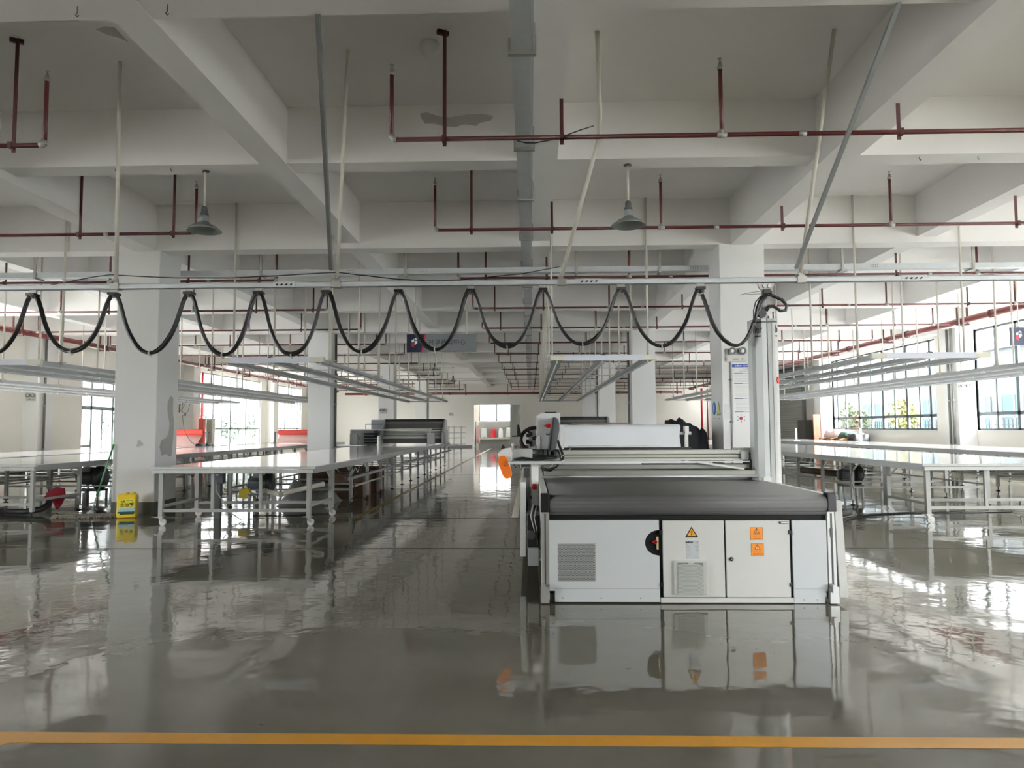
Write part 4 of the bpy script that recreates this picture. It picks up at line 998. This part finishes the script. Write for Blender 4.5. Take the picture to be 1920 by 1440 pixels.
# ------------------------------------------------------------------ things on columns and walls
def emergency_light(label,x,y,z,face='front',s=1.):
    t=thing('emergency_light',label,'emergency light',(x,y,z),'twin-head emergency lights')
    m=MB().box(x-.17*s,x+.15*s,y-.055*s,y,z-.12*s,z-.01*s); 
    m.build('battery_box',M('light_box_white',(206,205,198),.45),t,bev=.012*s)
    MB().box(x-.18*s,x+.13*s,y-.03*s,y,z-.01*s,z+.10*s).build('mount_plate',M('mount_grey',(166,166,160),.5),t)
    MB().box(x-.08*s,x+.02*s,y-.0565*s,y-.055*s,z-.085*s,z-.072*s).box(x+.07*s,x+.1*s,y-.0565*s,y-.055*s,z-.085*s,z-.07*s).build('indicator_strip',darkgrey,t)
    for q in (-.085,.085):
        l=MB().lathe([(0,-.015),(.05,-.02),(.058,-.03),(.062,-.075),(.056,-.08),(.05,-.07),(.045,-.06),(0,-.052)],(x+q*s,y-.02*s,z+.055*s),20,'y')
        if s!=1: l.v=[tuple(Vector((x+q*s,y,z+.055*s))+(Vector(v)-Vector((x+q*s,y,z+.055*s)))*s) for v in l.v]
        h=l.build('lamp_head',midgrey,t)
        MB().ball((x+q*s,y-.08*s,z+.055*s),.034*s,12,8,(1,.4,1)).build('lamp_lens',white,h)
emergency_light('twin-head emergency light on the column above the blue-headed poster',3.445,11.9,2.63)
emergency_light('small twin-head emergency light on the third column of the aisle-side row, above the spreading machine',-7.02+.2,32.9,2.25)
emergency_light('small twin-head emergency light on the end wall beside the wash-room doorway',-6.0,53.9,2.5)
emergency_light('small twin-head emergency light on the pier between the two big windows',XR-.35,22.4,2.62)
emergency_light('small twin-head emergency light on the pier toward the glass entrance door',XL+.28,22.4,2.5)
# poster on the column
def poster():
    x0,x1,z0,z1,y=3.37,3.97-.06,1.46,2.47,11.9
    t=thing('work_poster','white notice with blue header on the column behind the machine tower','poster',((x0+x1)/2,y,z0))
    MB().box(x0,x1,y-.006,y-.0005,z0,z1).build('poster_sheet',paper,t)
    MB().box(x0,x1,y-.0075,y-.005,z1-.055,z1).build('header_band',blue,t)
    lettering('bullmer',.042,(x0+.105,y-.0078,z1-.028),white,'header_lettering',t,.0006,bold=.001,sx=.85)
    lettering('拓卡奔马',.032,(x0+.245,y-.0078,z1-.03),white,'header_lettering',t,.0006,sx=.9)
    lettering('拓 卡 奔 马 裁 床',.022,(x0+.27,y-.0065,z1-.085),ink,'title_lettering',t,.0004)
    lettering('bullmer Cutter Operation',.022,(x0+.23,y-.0065,z1-.117),darkgrey,'title_lettering',t,.0004)
    zz=[z1-.155,z1-.325,z1-.575,z1-.795]
    for k,z in enumerate(zz):
        MB().box(x0+.03,x0+.17,y-.0075,y-.005,z-.006,z+.006).build('section_bar',navy,t); MB().box(x0+.17,x1-.03,y-.0072,y-.005,z-.005,z+.005).build('section_bar',M('bar_pale_blue',(150,160,186),.5),t)
    m=MB()
    for a,b,n in ((zz[0]-.03,zz[1]+.03,7),(zz[1]-.03,zz[2]+.03,11),(zz[2]-.03,zz[3]+.03,8)):
        for k in range(n):
            z=a+(b-a)*k/(n-1); m.box(x0+.05,x0+.05+.36+.06*math.sin(k*2.1),y-.0068,y-.005,z-.0022,z+.0022)
    m.build('text_lines',M('poster_text',(186,190,190),.6),t)
    cx,cz=x0+.13,z0+.105
    MB().lathe([(0,-.008),(.028,-.008),(.028,-.005)],(cx,y,cz),20,'y').build('red_dot',crimson,t)
    m=MB()
    for k in range(6):
        a=PI/2+PI*k/3; m.lathe([(0,-.0075),(.011,-.0075),(.011,-.005)],(cx+.062*math.cos(a),y,cz+.058*math.sin(a)),10,'y')
    m.build('dot_ring',greyink,t)
poster()
# stickers on the side of the same column
t=thing('safety_sticker','green and yellow triangle sticker on the flank of the poster column','sticker',(3.2,12.15,1.75))
X=3.2
MB().prism([(12.02,1.62),(12.26,1.62),(12.14,1.86)],X-.004,X-.0005,'yz').build('triangle_edge',M('sticker_green',(96,120,40),.5),t); MB().prism([(12.07,1.65),(12.21,1.65),(12.14,1.80)],X-.006,X-.003,'yz').build('triangle_face',M('sticker_lime',(196,200,70),.5),t)
MB().box(X-.006,X-.003,12.1,12.18,1.56,1.575).build('caption_line',greyink,t)
t=thing('safety_sticker','blue oval-looking round sticker on the flank of the poster column','sticker',(3.2,12.42,1.75))
MB().lathe([(0,-.004),(.115,-.004),(.115,-.0005)],(X,12.44,1.745),24,'x').build('blue_disc',M('sticker_blue',(48,112,190),.5),t); MB().box(X-.006,X-.003,12.42,12.46,1.68,1.81).build('white_figure',white,t)
MB().box(X-.006,X-.003,12.38,12.5,1.56,1.575).build('caption_line',greyink,t)
tag(MB().box(3.23,3.34,11.894,11.8995,1.56,1.80).build('taped_paper',M('taped_paper',(214,214,216),.5,var=.06,scale=20),None,org=(3.28,11.9,1.56)),'small pale paper taped on the column beside the poster','paper')
t=thing('wall_conduit','dark conduit running down the column beside the blue-headed poster','conduit',(3.345,11.88,1))
MB().box(3.334,3.352,11.875,11.899,.25,2.5).build('conduit_tube',M('conduit_grey',(112,112,108),.5),t)
for z in (.8,1.5,2.2): MB().box(3.31,3.36,11.87,11.9,z,z+.015).build('conduit_clip',darkgrey,t)
# drain pipes on piers
def drain(label,x,y):
    t=thing('drain_pipe',label,'pipe',(x,y,0)); MB().tube([(x,y,.0),(x,y,4.48)],.036,12).build('pipe',M('drain_grey',(100,100,95),.5,var=.12),t)
    for z in (.8,2.2,3.6): MB().cyl((x,y,z),(x,y,z+.05),.046,12).build('pipe_clip',zinc,t)
drain('grey drain pipe up the pier between the two big windows',XR-.625,22.75)
drain('thin grey pipe beside the drain pipe, on the near corner of the window pier',XR-.63,22.52)
drain('dark drain pipe on the pier toward the glass entrance door',XL+.57,22.6)
drain('grey drain pipe on the second column of the mop-side row',-6.28,22.75)
drain('grey drain pipe on the second column of the poster-side row',3.13,22.6)
drain('thin grey drain pipe on the fourth column of the mop-side row',-6.28,43.55)
drain('grey drain pipe on the third column of the poster-side row',3.13,33.2)
# boxes and panels on the glass-door wall
t=thing('hydrant_cabinet','red fire hydrant cabinet standing beside the tall windows of the glass-door side','cabinet',(-15.5,33.25,0)); MB().box(-15.62,-15.40,33.1,33.4,0,1.95).build('cabinet_body',M('hydrant_red',(200,84,70),.5),t,bev=.01); MB().box(-15.60,-15.42,33.08,33.1,.06,1.9).build('cabinet_door',M('hydrant_red',(200,84,70),.5),t)
t=thing('meter_cabinet','grey electric cabinet with a pale frame beside the red hydrant cabinet','cabinet',(-15.2,33.45,0)); MB().box(-15.34,-15.06,33.3,33.6,.75,1.95).build('cabinet_body',whitemetal,t,bev=.01); MB().box(-15.31,-15.09,33.285,33.3,.8,1.88).build('cabinet_door',M('meter_grey',(166,166,156),.5),t); MB().box(-15.28,-15.12,33.35,33.55,0,.75).build('cabinet_stand',midgrey,t)
# opposite side: salmon board and cartons by the big windows
t=thing('foam_board','tall salmon-pink board leaning at the pier beside the roller shutter','board',(13.0,32.3,0)); MB().prism([(32.5,0),(32.58,0),(32.72,1.98),(32.64,1.98)],12.86,13.14,'yz').build('board_sheet',M('salmon_board',(226,140,116),.7),t); MB().prism([(32.585,0),(32.62,0),(32.76,1.98),(32.725,1.98)],12.86,13.14,'yz').build('board_backing',carton,t)
t=thing('steel_locker','dark cabinet standing between the roller shutter and the salmon board','cabinet',(13.4,34.6,0)); MB().box(13.1,13.7,34.2,35.2,0,1.75).build('locker_body',M('locker_dark',(58,56,50),.6),t); MB().box(13.08,13.1,34.25,35.15,.05,1.7).build('locker_door',M('locker_dark2',(72,70,62),.6),t)
for k,(y,h,w) in enumerate([(30.2,.93,.42),(31.15,.95,.5),(32.06,.92,.36)]):
    t=thing('cardboard_box',['open brown carton at the sill beside the white upright post','brown carton in the middle under the big window','brown carton beside the salmon-pink board'][k],'box',(13.3,y,0),'cartons under the big window')
    MB().box(13.0,13.7,y-w,y+w,0,h).build('box_body',carton,t); MB().bar((12.99,y-w,h),(12.8,y-w+.05,h-.06),.02,.3,(0,1,0)).build('box_flap',carton,t)
heap('cloth_bundle','pale pink and white cloth bundle piled on the cartons under the big window','cloth',(13.3,31.4,.95),18,10,13.02,13.66,30.75,32.1,(lambda u,v:.30+.07*math.sin(v*9),6),M('pale_cloth',(214,190,184),.8,var=.2,scale=6),5,base=.953)
heap('green_sack','dark green sack lying on the cartons under the big window','sack',(13.3,30.1,.93),14,10,13.02,13.66,29.78,30.62,(lambda u,v:.26,6),M('green_sack_cloth',(40,66,56),.7),9,base=.933)
heap('black_bag','black plastic bag on the floor beside the cartons under the big window','bag',(13.3,29.2,0),14,12,12.9,13.7,28.75,29.7,(lambda u,v:1.1,7),M('black_bag',(26,28,30),.4),11)
for k,(px,Y) in enumerate(((1493,28.5),(1614,24.2))):
    b=at(px,826,Y); b.x=min(max(b.x,10.2),12.25)
    t=thing('cloth_stop',['white upright post at the far end of the outermost window-side table','white upright post on the outermost window-side table before the cartons'][k],'post',(b.x,Y,ZT),'posts on the window-side table')
    MB().box(b.x-.03,b.x+.03,Y-.03,Y+.03,ZT+.01,ZT+.5).build('upright',white,t); MB().box(b.x-.12,b.x+.12,Y-.1,Y+.1,ZT+.002,ZT+.03).build('foot_plate',lightgrey,t)
# wash room: ledge, stools, towel
struct(MB().box(-4.15,-1.55,57.25,57.75,.55,.68).build('trim_4',M('ledge_stone',(196,192,182),.5)))
for k,(x,h,w,kind,mt,lab) in enumerate([(-3.75,.78,.2,'sq',white,'square white plastic stool upturned on the wash-room ledge beside the towel'),(-3.0,.68,.22,'rd',brightred,'red plastic stool on the wash-room ledge'),(-2.4,.74,.2,'rd',white,'rounded white plastic stool on the wash-room ledge beside the red one'),(-1.75,.86,.2,'sq',white,'taller white plastic stool at the stone-pillar end of the wash-room ledge')]):
    t=thing('plastic_stool',lab,'stool',(x,57.5,.68),'stools on the wash-room ledge')
    z=.68
    if kind=='sq':
        m=MB(); 
        for (a,b) in ((-1,-1),(1,-1),(1,1),(-1,1)): m.bar((x+a*w*.95,57.5+b*w*.95,z),(x+a*w*.72,57.5+b*w*.72,z+h),.07,.03)
        m.build('stool_legs',mt,t); MB().prism([(x-w*.98,z+.04),(x+w*.98,z+.04),(x+w*.76,z+h),(x-w*.76,z+h)],57.5-w*.8,57.5+w*.8,'xz').build('stool_skirt',mt,t); MB().box(x-w*.8,x+w*.8,57.5-w*.8,57.5+w*.8,z+h-.03,z+h).build('seat',mt,t)
    else:
        MB().lathe([(w*1.02,0),(w*1.05,.03),(w*.95,.05),(w*.88,h-.2),(w*.7,h-.05),(w*.45,h),(0,h+.005)],(x,57.5,z),24).build('stool_skirt',mt,t); MB().lathe([(0,.02),(w*.55,.02),(w*.5,0),(0,0)],(x,57.5,z+h),20).build('seat',mt,t)
t=thing('hanging_towel','pale pink towel hanging inside the wash-room doorway','towel',(-4.1,55.2,.35))
m=MB(); vs=[];fs=[]
for i in range(9):
    for j in range(7): vs.append((-4.19+.28*i/8*(1-.45*j/6),55.2+.03*math.sin(i*1.7),.3+1.35*j/6))
for i in range(8):
    for j in range(6): fs.append((i*7+j,(i+1)*7+j,(i+1)*7+j+1,i*7+j+1))
o=m.add(vs,fs,True).build('towel_cloth',M('towel_pink',(226,178,182),.9),t); o.modifiers.new('s','SOLIDIFY').thickness=.012
MB().cyl((-4.25,55.23,.02),(-4.25,55.23,1.95),.035,10).build('towel_pole',darkgrey,t)
t=thing('floor_bucket','small white bucket on the floor before the dark stone pillar','bucket',(-1.3,54.1,0)); MB().lathe([(.08,0),(.11,.26),(.1,.26),(.075,.01),(0,.01)],(-1.35,54.15,0),16).build('bucket_body',white,t); MB().lathe([(0,0),(.09,0),(.1,.06),(0,.07)],(-1.1,54.1,0),14).build('red_rag',crimson,t)
# wire rack trolleys near the wash-room
for k,(x,y) in enumerate(((-5.7,48.6),(-5.35,50.4))):
    t=thing('wire_trolley',['steel wire rack trolley behind the spreading machine, closer one','steel wire rack trolley behind the spreading machine, nearer the end wall'][k],'trolley',(x,y,0),'wire trolleys by the end wall')
    for dx in (-.45,.45):
        for dy in (-.3,.3):
            MB().tube([(x+dx,y+dy,.12),(x+dx,y+dy,1.62)],.018,6).build('upright',zinc,t); MB().cyl((x+dx-.015,y+dy,.06),(x+dx+.015,y+dy,.06),.06,12).build('castor_wheel',darkgrey,t)
    for z in (.3,.75,1.1,1.5): 
        m=MB().box(x-.75,x+.75,y-.32,y-.29,z,z+.03).box(x-.75,x+.75,y+.29,y+.32,z,z+.03)
        for q in range(9): m.box(x-.72+.18*q,x-.70+.18*q,y-.3,y+.3,z+.005,z+.02)
        m.build('rack_shelf',zinc,t)
# ------------------------------------------------------------------ on and under the tables
def blower(label,x,y,z,axis='x',s=1.):
    t=thing('vacuum_blower',label,'blower',(x,y,z-.2*s),'side-channel blowers under the tables')
    ax='x'
    MB().lathe([(0,-.02),(.17*s,-.02),(.2*s,.0),(.2*s,.08*s),(.17*s,.11*s),(0,.11*s)],(x,y,z),28,ax).build('impeller_housing',M('blower_dark',(58,60,62),.4,.3),t)
    MB().lathe([(0,-.34*s),(.09*s,-.34*s),(.11*s,-.32*s),(.115*s,-.05*s),(.1*s,-.02)],(x,y,z),24,ax).build('motor_body',M('blower_motor',(50,56,58),.45),t)
    m=MB()
    for k in range(16):
        a=2*PI*k/16; m.bar((x-.3*s,y+.115*s*math.cos(a),z+.115*s*math.sin(a)),(x-.07*s,y+.115*s*math.cos(a),z+.115*s*math.sin(a)),.006,.02)
    m.build('cooling_fins',M('blower_motor',(50,56,58),.45),t)
    MB().box(x-.24*s,x-.1*s,y-.07*s,y+.07*s,z+.1*s,z+.18*s).build('terminal_box',midgrey,t)
    MB().box(x-.3*s,x+.1*s,y-.15*s,y+.15*s,z-.225*s,z-.195*s).build('base_plate',darkgrey,t)
    for xx in (-.28,.08):
        for yy in (-.13,.13): MB().box(x+xx*s-.018,x+xx*s+.018,y+yy*s-.018,y+yy*s+.018,.0,z-.224*s).build('stand_leg',legpaint,t)
    return t
blower('black vacuum blower under the table behind the mop, red cloth hanging beside it',-8.98,14.6,.44,s=1.2)
blower('dark blower with a yellow rag under the near end of the first table',-4.55,12.2,.50,s=.9)
blower('round dark blower under the table of the window side, nearer of two',6.6,14.7,.44)
blower('dark blower half hidden behind the machine tower under the window-side table',6.6,21.2,.44)
m=MB().prism([(-8.60,.24),(-8.50,.36),(-8.40,.42),(-8.25,.40),(-8.23,.25),(-8.30,.10),(-8.37,.03),(-8.43,.15)],12.42,12.46,'xz')
tag(m.build('red_rag',M('deep_red_cloth',(130,16,34),.8),None,org=(-8.4,12.44,.03)),'dark red cloth dangling under the table beside the black blower','cloth')
tag(MB().prism([(-4.98,.40),(-4.84,.42),(-4.74,.30),(-4.86,.24),(-5.0,.26)],12.1,12.14,'xz').build('yellow_rag',M('mustard_cloth',(170,150,40),.8),None,org=(-4.87,12.12,.24)),'mustard yellow rag beside the blower under the first table','cloth')
t=thing('ribbed_hose','black ribbed hose lying under the table behind the mop','hose',(-8.6,11.75,.05))
hp=[(-9.0,11.95,.055),(-8.8,11.9,.055),(-8.5,11.85,.06),(-8.3,11.95,.09),(-8.32,12.15,.16),(-8.45,12.34,.22)]
MB().tube([Vector(p) for p in hp],.05,12).build('hose_tube',M('hose_black',(40,40,40),.5),t)
MB().cyl((-9.12,11.97,.055),(-8.99,11.95,.055),.06,14).build('hose_coupling',M('hose_coupling',(110,100,92),.5),t)
tag(MB().cyl((-9.42,12.3,.045),(-9.22,12.25,.045),.045,12).build('hose_end',M('hose_coupling',(110,100,92),.5),None,org=(-9.3,12.27,0)),'short loose hose coupling on the floor under the table behind the mop','hose fitting')
# paper tubes and plastic sheet heap under the first table
tag(MB().tube([(-4.1,11.6,.36),(-3.3,11.3,.55)],.04,14).build('paper_tube',tubepaper,None,org=(-3.7,11.45,.36)),'pale cardboard tube lying slantwise on the stretchers under the first table','tube')
tag(MB().tube([(-4.55,12.1,.38),(-4.05,11.5,.365)],.045,14).build('paper_tube',tubepaper,None,org=(-4.3,11.8,.36)),'cardboard tube showing its open dark end under the first table','tube')
heap('plastic_sheet','crumpled grey plastic sheeting heaped under the first table','plastic sheet',(-4.0,13.6,0),20,16,-4.7,-3.75,13.1,14.2,(lambda u,v:.36+.1*math.sin(u*8)*math.sin(v*5),4),M('plastic_sheet',(120,122,118),.3,var=.2,scale=5,bump=.3,bscale=9),15)
for k,(x,y,w,h,c) in enumerate([(-3.8,14.94,.36,.5,M('brown_carton',(92,70,54),.8,var=.1)),(-3.85,16.24,.42,.56,M('dark_carton',(78,58,46),.8,var=.1)),(-4.75,16.24,.4,.62,M('dark_carton',(78,58,46),.8,var=.1))]):
    t=thing('cardboard_box',['brown carton on the floor deep under the first table','dark brown carton further back under the first table by the aisle','dark carton standing behind the plastic sheeting under the first table'][k],'box',(x,y,0)); MB().box(x-w,x+w,y-w,y+w,.0,h).build('box_body',c,t,bev=.006); MB().box(x-w*.9,x+w*.9,y-.03,y+.03,h,h+.003).build('packing_tape',M('tape_tan',(150,126,92),.3),t)
t=thing('control_box','blue-grey switch box on a post under the near end of the first table','switch box',(-5.0,11.3,0)); MB().box(-5.12,-4.90,11.25,11.37,.56,.78).build('box_body',M('switch_blue_grey',(92,102,112),.45),t,bev=.006); MB().box(-5.04,-4.97,11.243,11.25,.69,.71).build('box_label',white,t); MB().box(-5.06,-4.96,11.3,11.36,.0,.56).build('post',darkgrey,t)
tag(MB().tube([(-5.0,11.24,.6),(-4.98,11.2,.45),(-4.85,11.15,.3),(-4.7,11.1,.12),(-4.5,11.05,.01)],.008,6).build('power_cable',M('pale_cable',(196,196,190),.4),None,org=(-4.8,11.1,0)),'pale cable dropping from the switch box to the floor under the first table','cable')
# cable loops below the aisle edge of the first table
pts=[(-3.29,11.9,.76),(-3.2,12.15,.62),(-3.18,12.4,.66),(-3.17,12.7,.76),(-3.18,12.9,.58),(-3.19,13.1,.54),(-3.18,13.4,.7),(-3.2,13.7,.77)]
tag(MB().tube([Vector(p) for p in pts],.009,6).build('power_cable',cablemat,None,org=(-3.2,12.8,.6)),'black cable looping below the aisle edge of the first table','cable')
pts=[(-3.29,12.0,.75),(-3.2,12.3,.56),(-3.17,12.55,.60),(-3.16,12.8,.73),(-3.18,13.05,.63),(-3.2,13.3,.75)]
tag(MB().tube([Vector(p) for p in pts],.007,6).build('power_cable',M('pale_cable',(196,196,190),.4),None,org=(-3.2,12.6,.6)),'pale cable looping below the aisle edge of the first table','cable')
pts=[(-3.28,13.1,.5),(-3.2,13.0,.25),(-3.25,12.6,.06),(-3.4,12.0,.012),(-3.9,11.7,.01),(-4.6,11.75,.01)]
tag(MB().tube([Vector(p) for p in pts],.009,6).build('power_cable',cablemat,None,org=(-3.5,12.3,0)),'black cable running down a leg and along the floor under the first table','cable')
# floor cables on the machine side
pts=[(2.7,8.9,.012),(3.6,9.6,.012),(4.3,10.2,.012),(4.8,11.0,.012),(5.4,11.6,.012),(6.2,11.9,.012),(7.2,11.9,.012),(7.9,12.0,.012),(8.15,12.15,.08),(8.2,12.2,.2)]
tag(MB().tube([Vector(p) for p in pts],.012,6).build('power_cable',cablemat,None,org=(5,11,0)),'black cable snaking over the floor from the machine to under the window-side table','cable')
pts=[(5.86,13.1,.75),(5.75,13.0,.5),(5.72,12.8,.25),(5.6,12.4,.05),(5.2,11.6,.012),(4.2,10.6,.012),(3.4,9.9,.012)]
tag(MB().tube([Vector(p) for p in pts],.008,6).build('power_cable',M('grey_cable',(116,116,112),.4),None,org=(5.2,11.8,0)),'grey cable dropping from the window-side table edge to the floor','cable')
tag(MB().bar((3.1,10.3,.03),(4.7,11.3,.03),.12,.05).build('cable_ramp',M('ramp_brown',(84,72,62),.7),None,org=(3.9,10.8,0)),'flat brown cable cover lying on the floor behind the machine tower','cable cover')
t=thing('air_duct','brown fabric duct sagging along the stretchers of the window-side table','duct',(6.5,15.6,.3)); MB().tube([(6.55,15.1,.43),(6.45,15.6,.425),(6.35,16.1,.425),(6.25,16.6,.43)],.07,10).build('duct_tube',M('duct_brown',(96,84,70),.7,var=.15),t); MB().cyl((6.25,16.58,.43),(6.24,16.7,.43),.078,12).build('duct_collar',zinc,t)
tag(MB().bar((8.95,12.6,.60),(8.95,21,.60),.07,.075).bar((8.95,12.75,0),(8.95,12.75,.57),.05,.05,(0,1,0)).bar((8.95,20.9,0),(8.95,20.9,.57),.05,.05,(0,1,0)).build('power_rail',M('power_rail2',(120,122,120),.4,.2),None,org=(8.95,16.8,0)),'grey power rail on short posts between the two window-side tables','rail')
pts=[(8.95,12.58,.58),(8.93,12.5,.4),(8.92,12.45,.2),(8.7,12.3,.012)]
tag(MB().tube([Vector(p) for p in pts],.008,6).build('power_cable',cablemat,None,org=(8.9,12.45,0)),'black cable hanging from the end of the grey power rail','cable')
# overhead cable hook assembly near the red roll
t=thing('hanging_cable','thin black cable with plugs dangling from the outer lighting frame to the red roll','cable',(-12.2,22,2.3))
MB().tube([at(343,755,22),at(341,770,22),at(343,788,22),at(345,806,22),at(349,815,22),at(358,828,22),at(364,833,22)],.008,6).build('cable_strand',cablemat,t); MB().tube([at(350,752,22),at(340,770,22),at(346,776,22)],.006,6).tube([at(356,757,22),at(353,770,22),at(348,777,22)],.006,6).build('cable_loop',cablemat,t)
p=at(345,777,22); MB().box(p.x-.04,p.x+.04,21.96,22.04,p.z-.05,p.z+.05).build('plug_box',black,t); p=at(337,765,22); MB().tube([p+Vector((0,0,.12)),p+Vector((-.01,0,-.14))],.02,8).build('strap',black,t)
# ------------------------------------------------------------------ mop and jerrycan by the first column
t=thing('floor_mop','flat grey dust mop with a green handle leaning on the first column','mop',(-7.1,11.5,0))
A=Vector((-7.24,11.62,.06)); B=at(213,838,11.83); B.x=-7.0; 
B=Vector((-7.045,11.86,1.165))
G=A+(B-A)*.25
MB().tube([G,B],.014,10).build('handle_grip',green,t); MB().tube([A,G],.012,10).build('handle_shaft',M('pale_green_steel',(150,178,160),.3,.4),t); MB().tube([B-(B-A).normalized()*.05,B+(B-A).normalized()*.02],.017,10).build('handle_cap',M('bright_green',(70,150,80),.45),t)
MB().box(A.x-.06,A.x+.06,A.y-.03,A.y+.03,.05,.085).build('mop_socket',midgrey,t)
mf=MB(); rr=random.Random(12)
for k in range(900):
    u=rr.random(); x=-7.72+1.05*u; yc=11.44+.16*u+.02*math.sin(u*9); w=.085
    v=rr.uniform(-1,1); y=yc+w*v; h=.055*(1-abs(v)**3)+.008
    d=Vector((rr.uniform(-.5,.5),v*1.2+rr.uniform(-.4,.4),-.45)).normalized()*.06
    p=Vector((x,y,h)); q=p+d; q.z=max(.004,q.z); mf.tube([p,(p+q)/2+Vector((0,0,.012)),q],.0065,4)
mf.build('mop_fringe',M('mop_grey',(140,135,125),.95,var=.25,scale=30),t)
MB().prism([(-7.68,11.39),(-6.72,11.545),(-6.74,11.66),(-7.70,11.50)],.012,.055,'xy').build('mop_plate',M('mop_plate',(150,146,136),.9),t)
def jerrycan():
    cx,cy=-6.60,11.56
    t=thing('jerrycan','yellow plastic jerrycan of cleaning liquid standing at the foot of the first column','jerrycan',(cx,cy,0))
    w,d,h=.145,.11,.39
    rot=Matrix.Rotation(.33,3,'Z')
    def R(m):
        m.v=[tuple(rot@(Vector(v)-Vector((cx,cy,0)))+Vector((cx,cy,0))) for v in m.v]; return m
    rx,ry=cx,cy
    body=MB().prism([(-d+ry,.0),(d+ry,.0),(d+ry,h*.88),(d+ry-.04,h*.97),(-d+ry+.05,h*.97),(-d+ry,h*.86)],rx-w,rx+w,'yz')
    R(body).build('can_body',yellow,t,bev=.022)
    R(MB().tube([(rx-.02,ry-.075,h*.93),(rx-.015,ry-.05,h*.99),(rx,ry,h*1.0),(rx+.0,ry+.06,h*.97)],.018,10)).build('can_handle',yellow,t)
    R(MB().lathe([(0,0),(.03,0),(.03,.025),(0,.025)],(rx+.085,ry+.0,h*.965),16)).build('screw_cap',yellow,t)
    y=ry-d-.001
    R(MB().box(rx-w+.022,rx+w-.02,y-.001,y+.003,.055,.30)).build('can_label',M('label_yellow',(244,226,60),.4),t)
    R(MB().prism([(rx-w+.022,.10),(rx-w+.04,.165),(rx+.02,.158),(rx+w-.02,.18),(rx+w-.02,.10)],y-.0022,y,'xz')).build('label_picture',M('label_pale_blue',(178,210,214),.4,var=.3,scale=40),t)
    R(MB().box(rx-w+.022,rx+w-.02,y-.0025,y,.075,.102)).build('label_green_band',M('label_green',(30,92,84),.4),t)
    R(MB().box(rx-w+.05,rx+w-.03,y-.0025,y,.056,.074)).build('label_dark_band',M('label_dark',(24,36,34),.4),t)
    for txt,sz,dx,dz in (('大桶',.034,-.05,.262),('去油霸',.064,0.005,.207)):
        o=lettering(txt,sz,(0,0,0),ink,'label_lettering',t,.0006,bold=.0012)
        p=rot@(Vector((rx+dx,y-.002,dz))-Vector((cx,cy,0)))+Vector((cx,cy,0)); o.location=p-wloc(t); o.rotation_euler=(0,0,.33)
    R(MB().tube([(rx+.0,y-.002,.275),(rx+.05,y-.002,.285),(rx+.09,y-.002,.275),(rx+.105,y-.002,.245),(rx+.1,y-.002,.215)],.004,6)).build('label_swoosh',green,t)
jerrycan()
# ------------------------------------------------------------------ daylight
w=bpy.data.worlds.new('overcast_sky'); SC.world=w; w.use_nodes=True
nt=w.node_tree; bg=nt.nodes['Background']
tc=nt.nodes.new('ShaderNodeTexCoord'); sx=nt.nodes.new('ShaderNodeSeparateXYZ'); rp=nt.nodes.new('ShaderNodeValToRGB')
nt.links.new(tc.outputs['Generated'],sx.inputs[0]); nt.links.new(sx.outputs['Z'],rp.inputs[0]); nt.links.new(rp.outputs[0],bg.inputs['Color'])
rp.color_ramp.elements[0].position=.0; rp.color_ramp.elements[0].color=(.97,.97,.985,1)
rp.color_ramp.elements[1].position=.8; rp.color_ramp.elements[1].color=(.95,.97,1,1)
bg.inputs['Strength'].default_value=SKY
def portal(loc,rot,sx_,sy_):
    l=bpy.data.lights.new('window_portal','AREA'); l.shape='RECTANGLE'; l.size=sx_; l.size_y=sy_; l.cycles.is_portal=True
    o=bpy.data.objects.new('window_portal',l); COL.objects.link(o); o.location=loc; o.rotation_euler=rot
for a,b in RW: portal((XR+.2,(a+b)/2,(1.29+4.42)/2),(0,PI/2,0),4.42-1.29,b-a)
for a,b,z0,z1 in LO: portal((XL-.2,(a+b)/2,(z0+z1)/2),(0,-PI/2,0),z1-z0,b-a)
for a,b in FO: portal(((a+b)/2,YN-.2,2.65),(PI/2,0,0),b-a,3.5)
portal((-2.75,57.99,2.7),(-PI/2,0,0),2.8,1.45)
SC.view_settings.view_transform='Standard'; SC.view_settings.look='None'; SC.view_settings.gamma=1; SC.view_settings.use_curve_mapping=False
SC.view_settings.exposure=EXPO
cy=SC.cycles
cy.max_bounces=9; cy.diffuse_bounces=6; cy.glossy_bounces=4; cy.transmission_bounces=4; cy.transparent_max_bounces=10
cy.caustics_reflective=False; cy.caustics_refractive=False; cy.use_denoising=True; cy.sample_clamp_direct=1.0; cy.sample_clamp_indirect=2.5
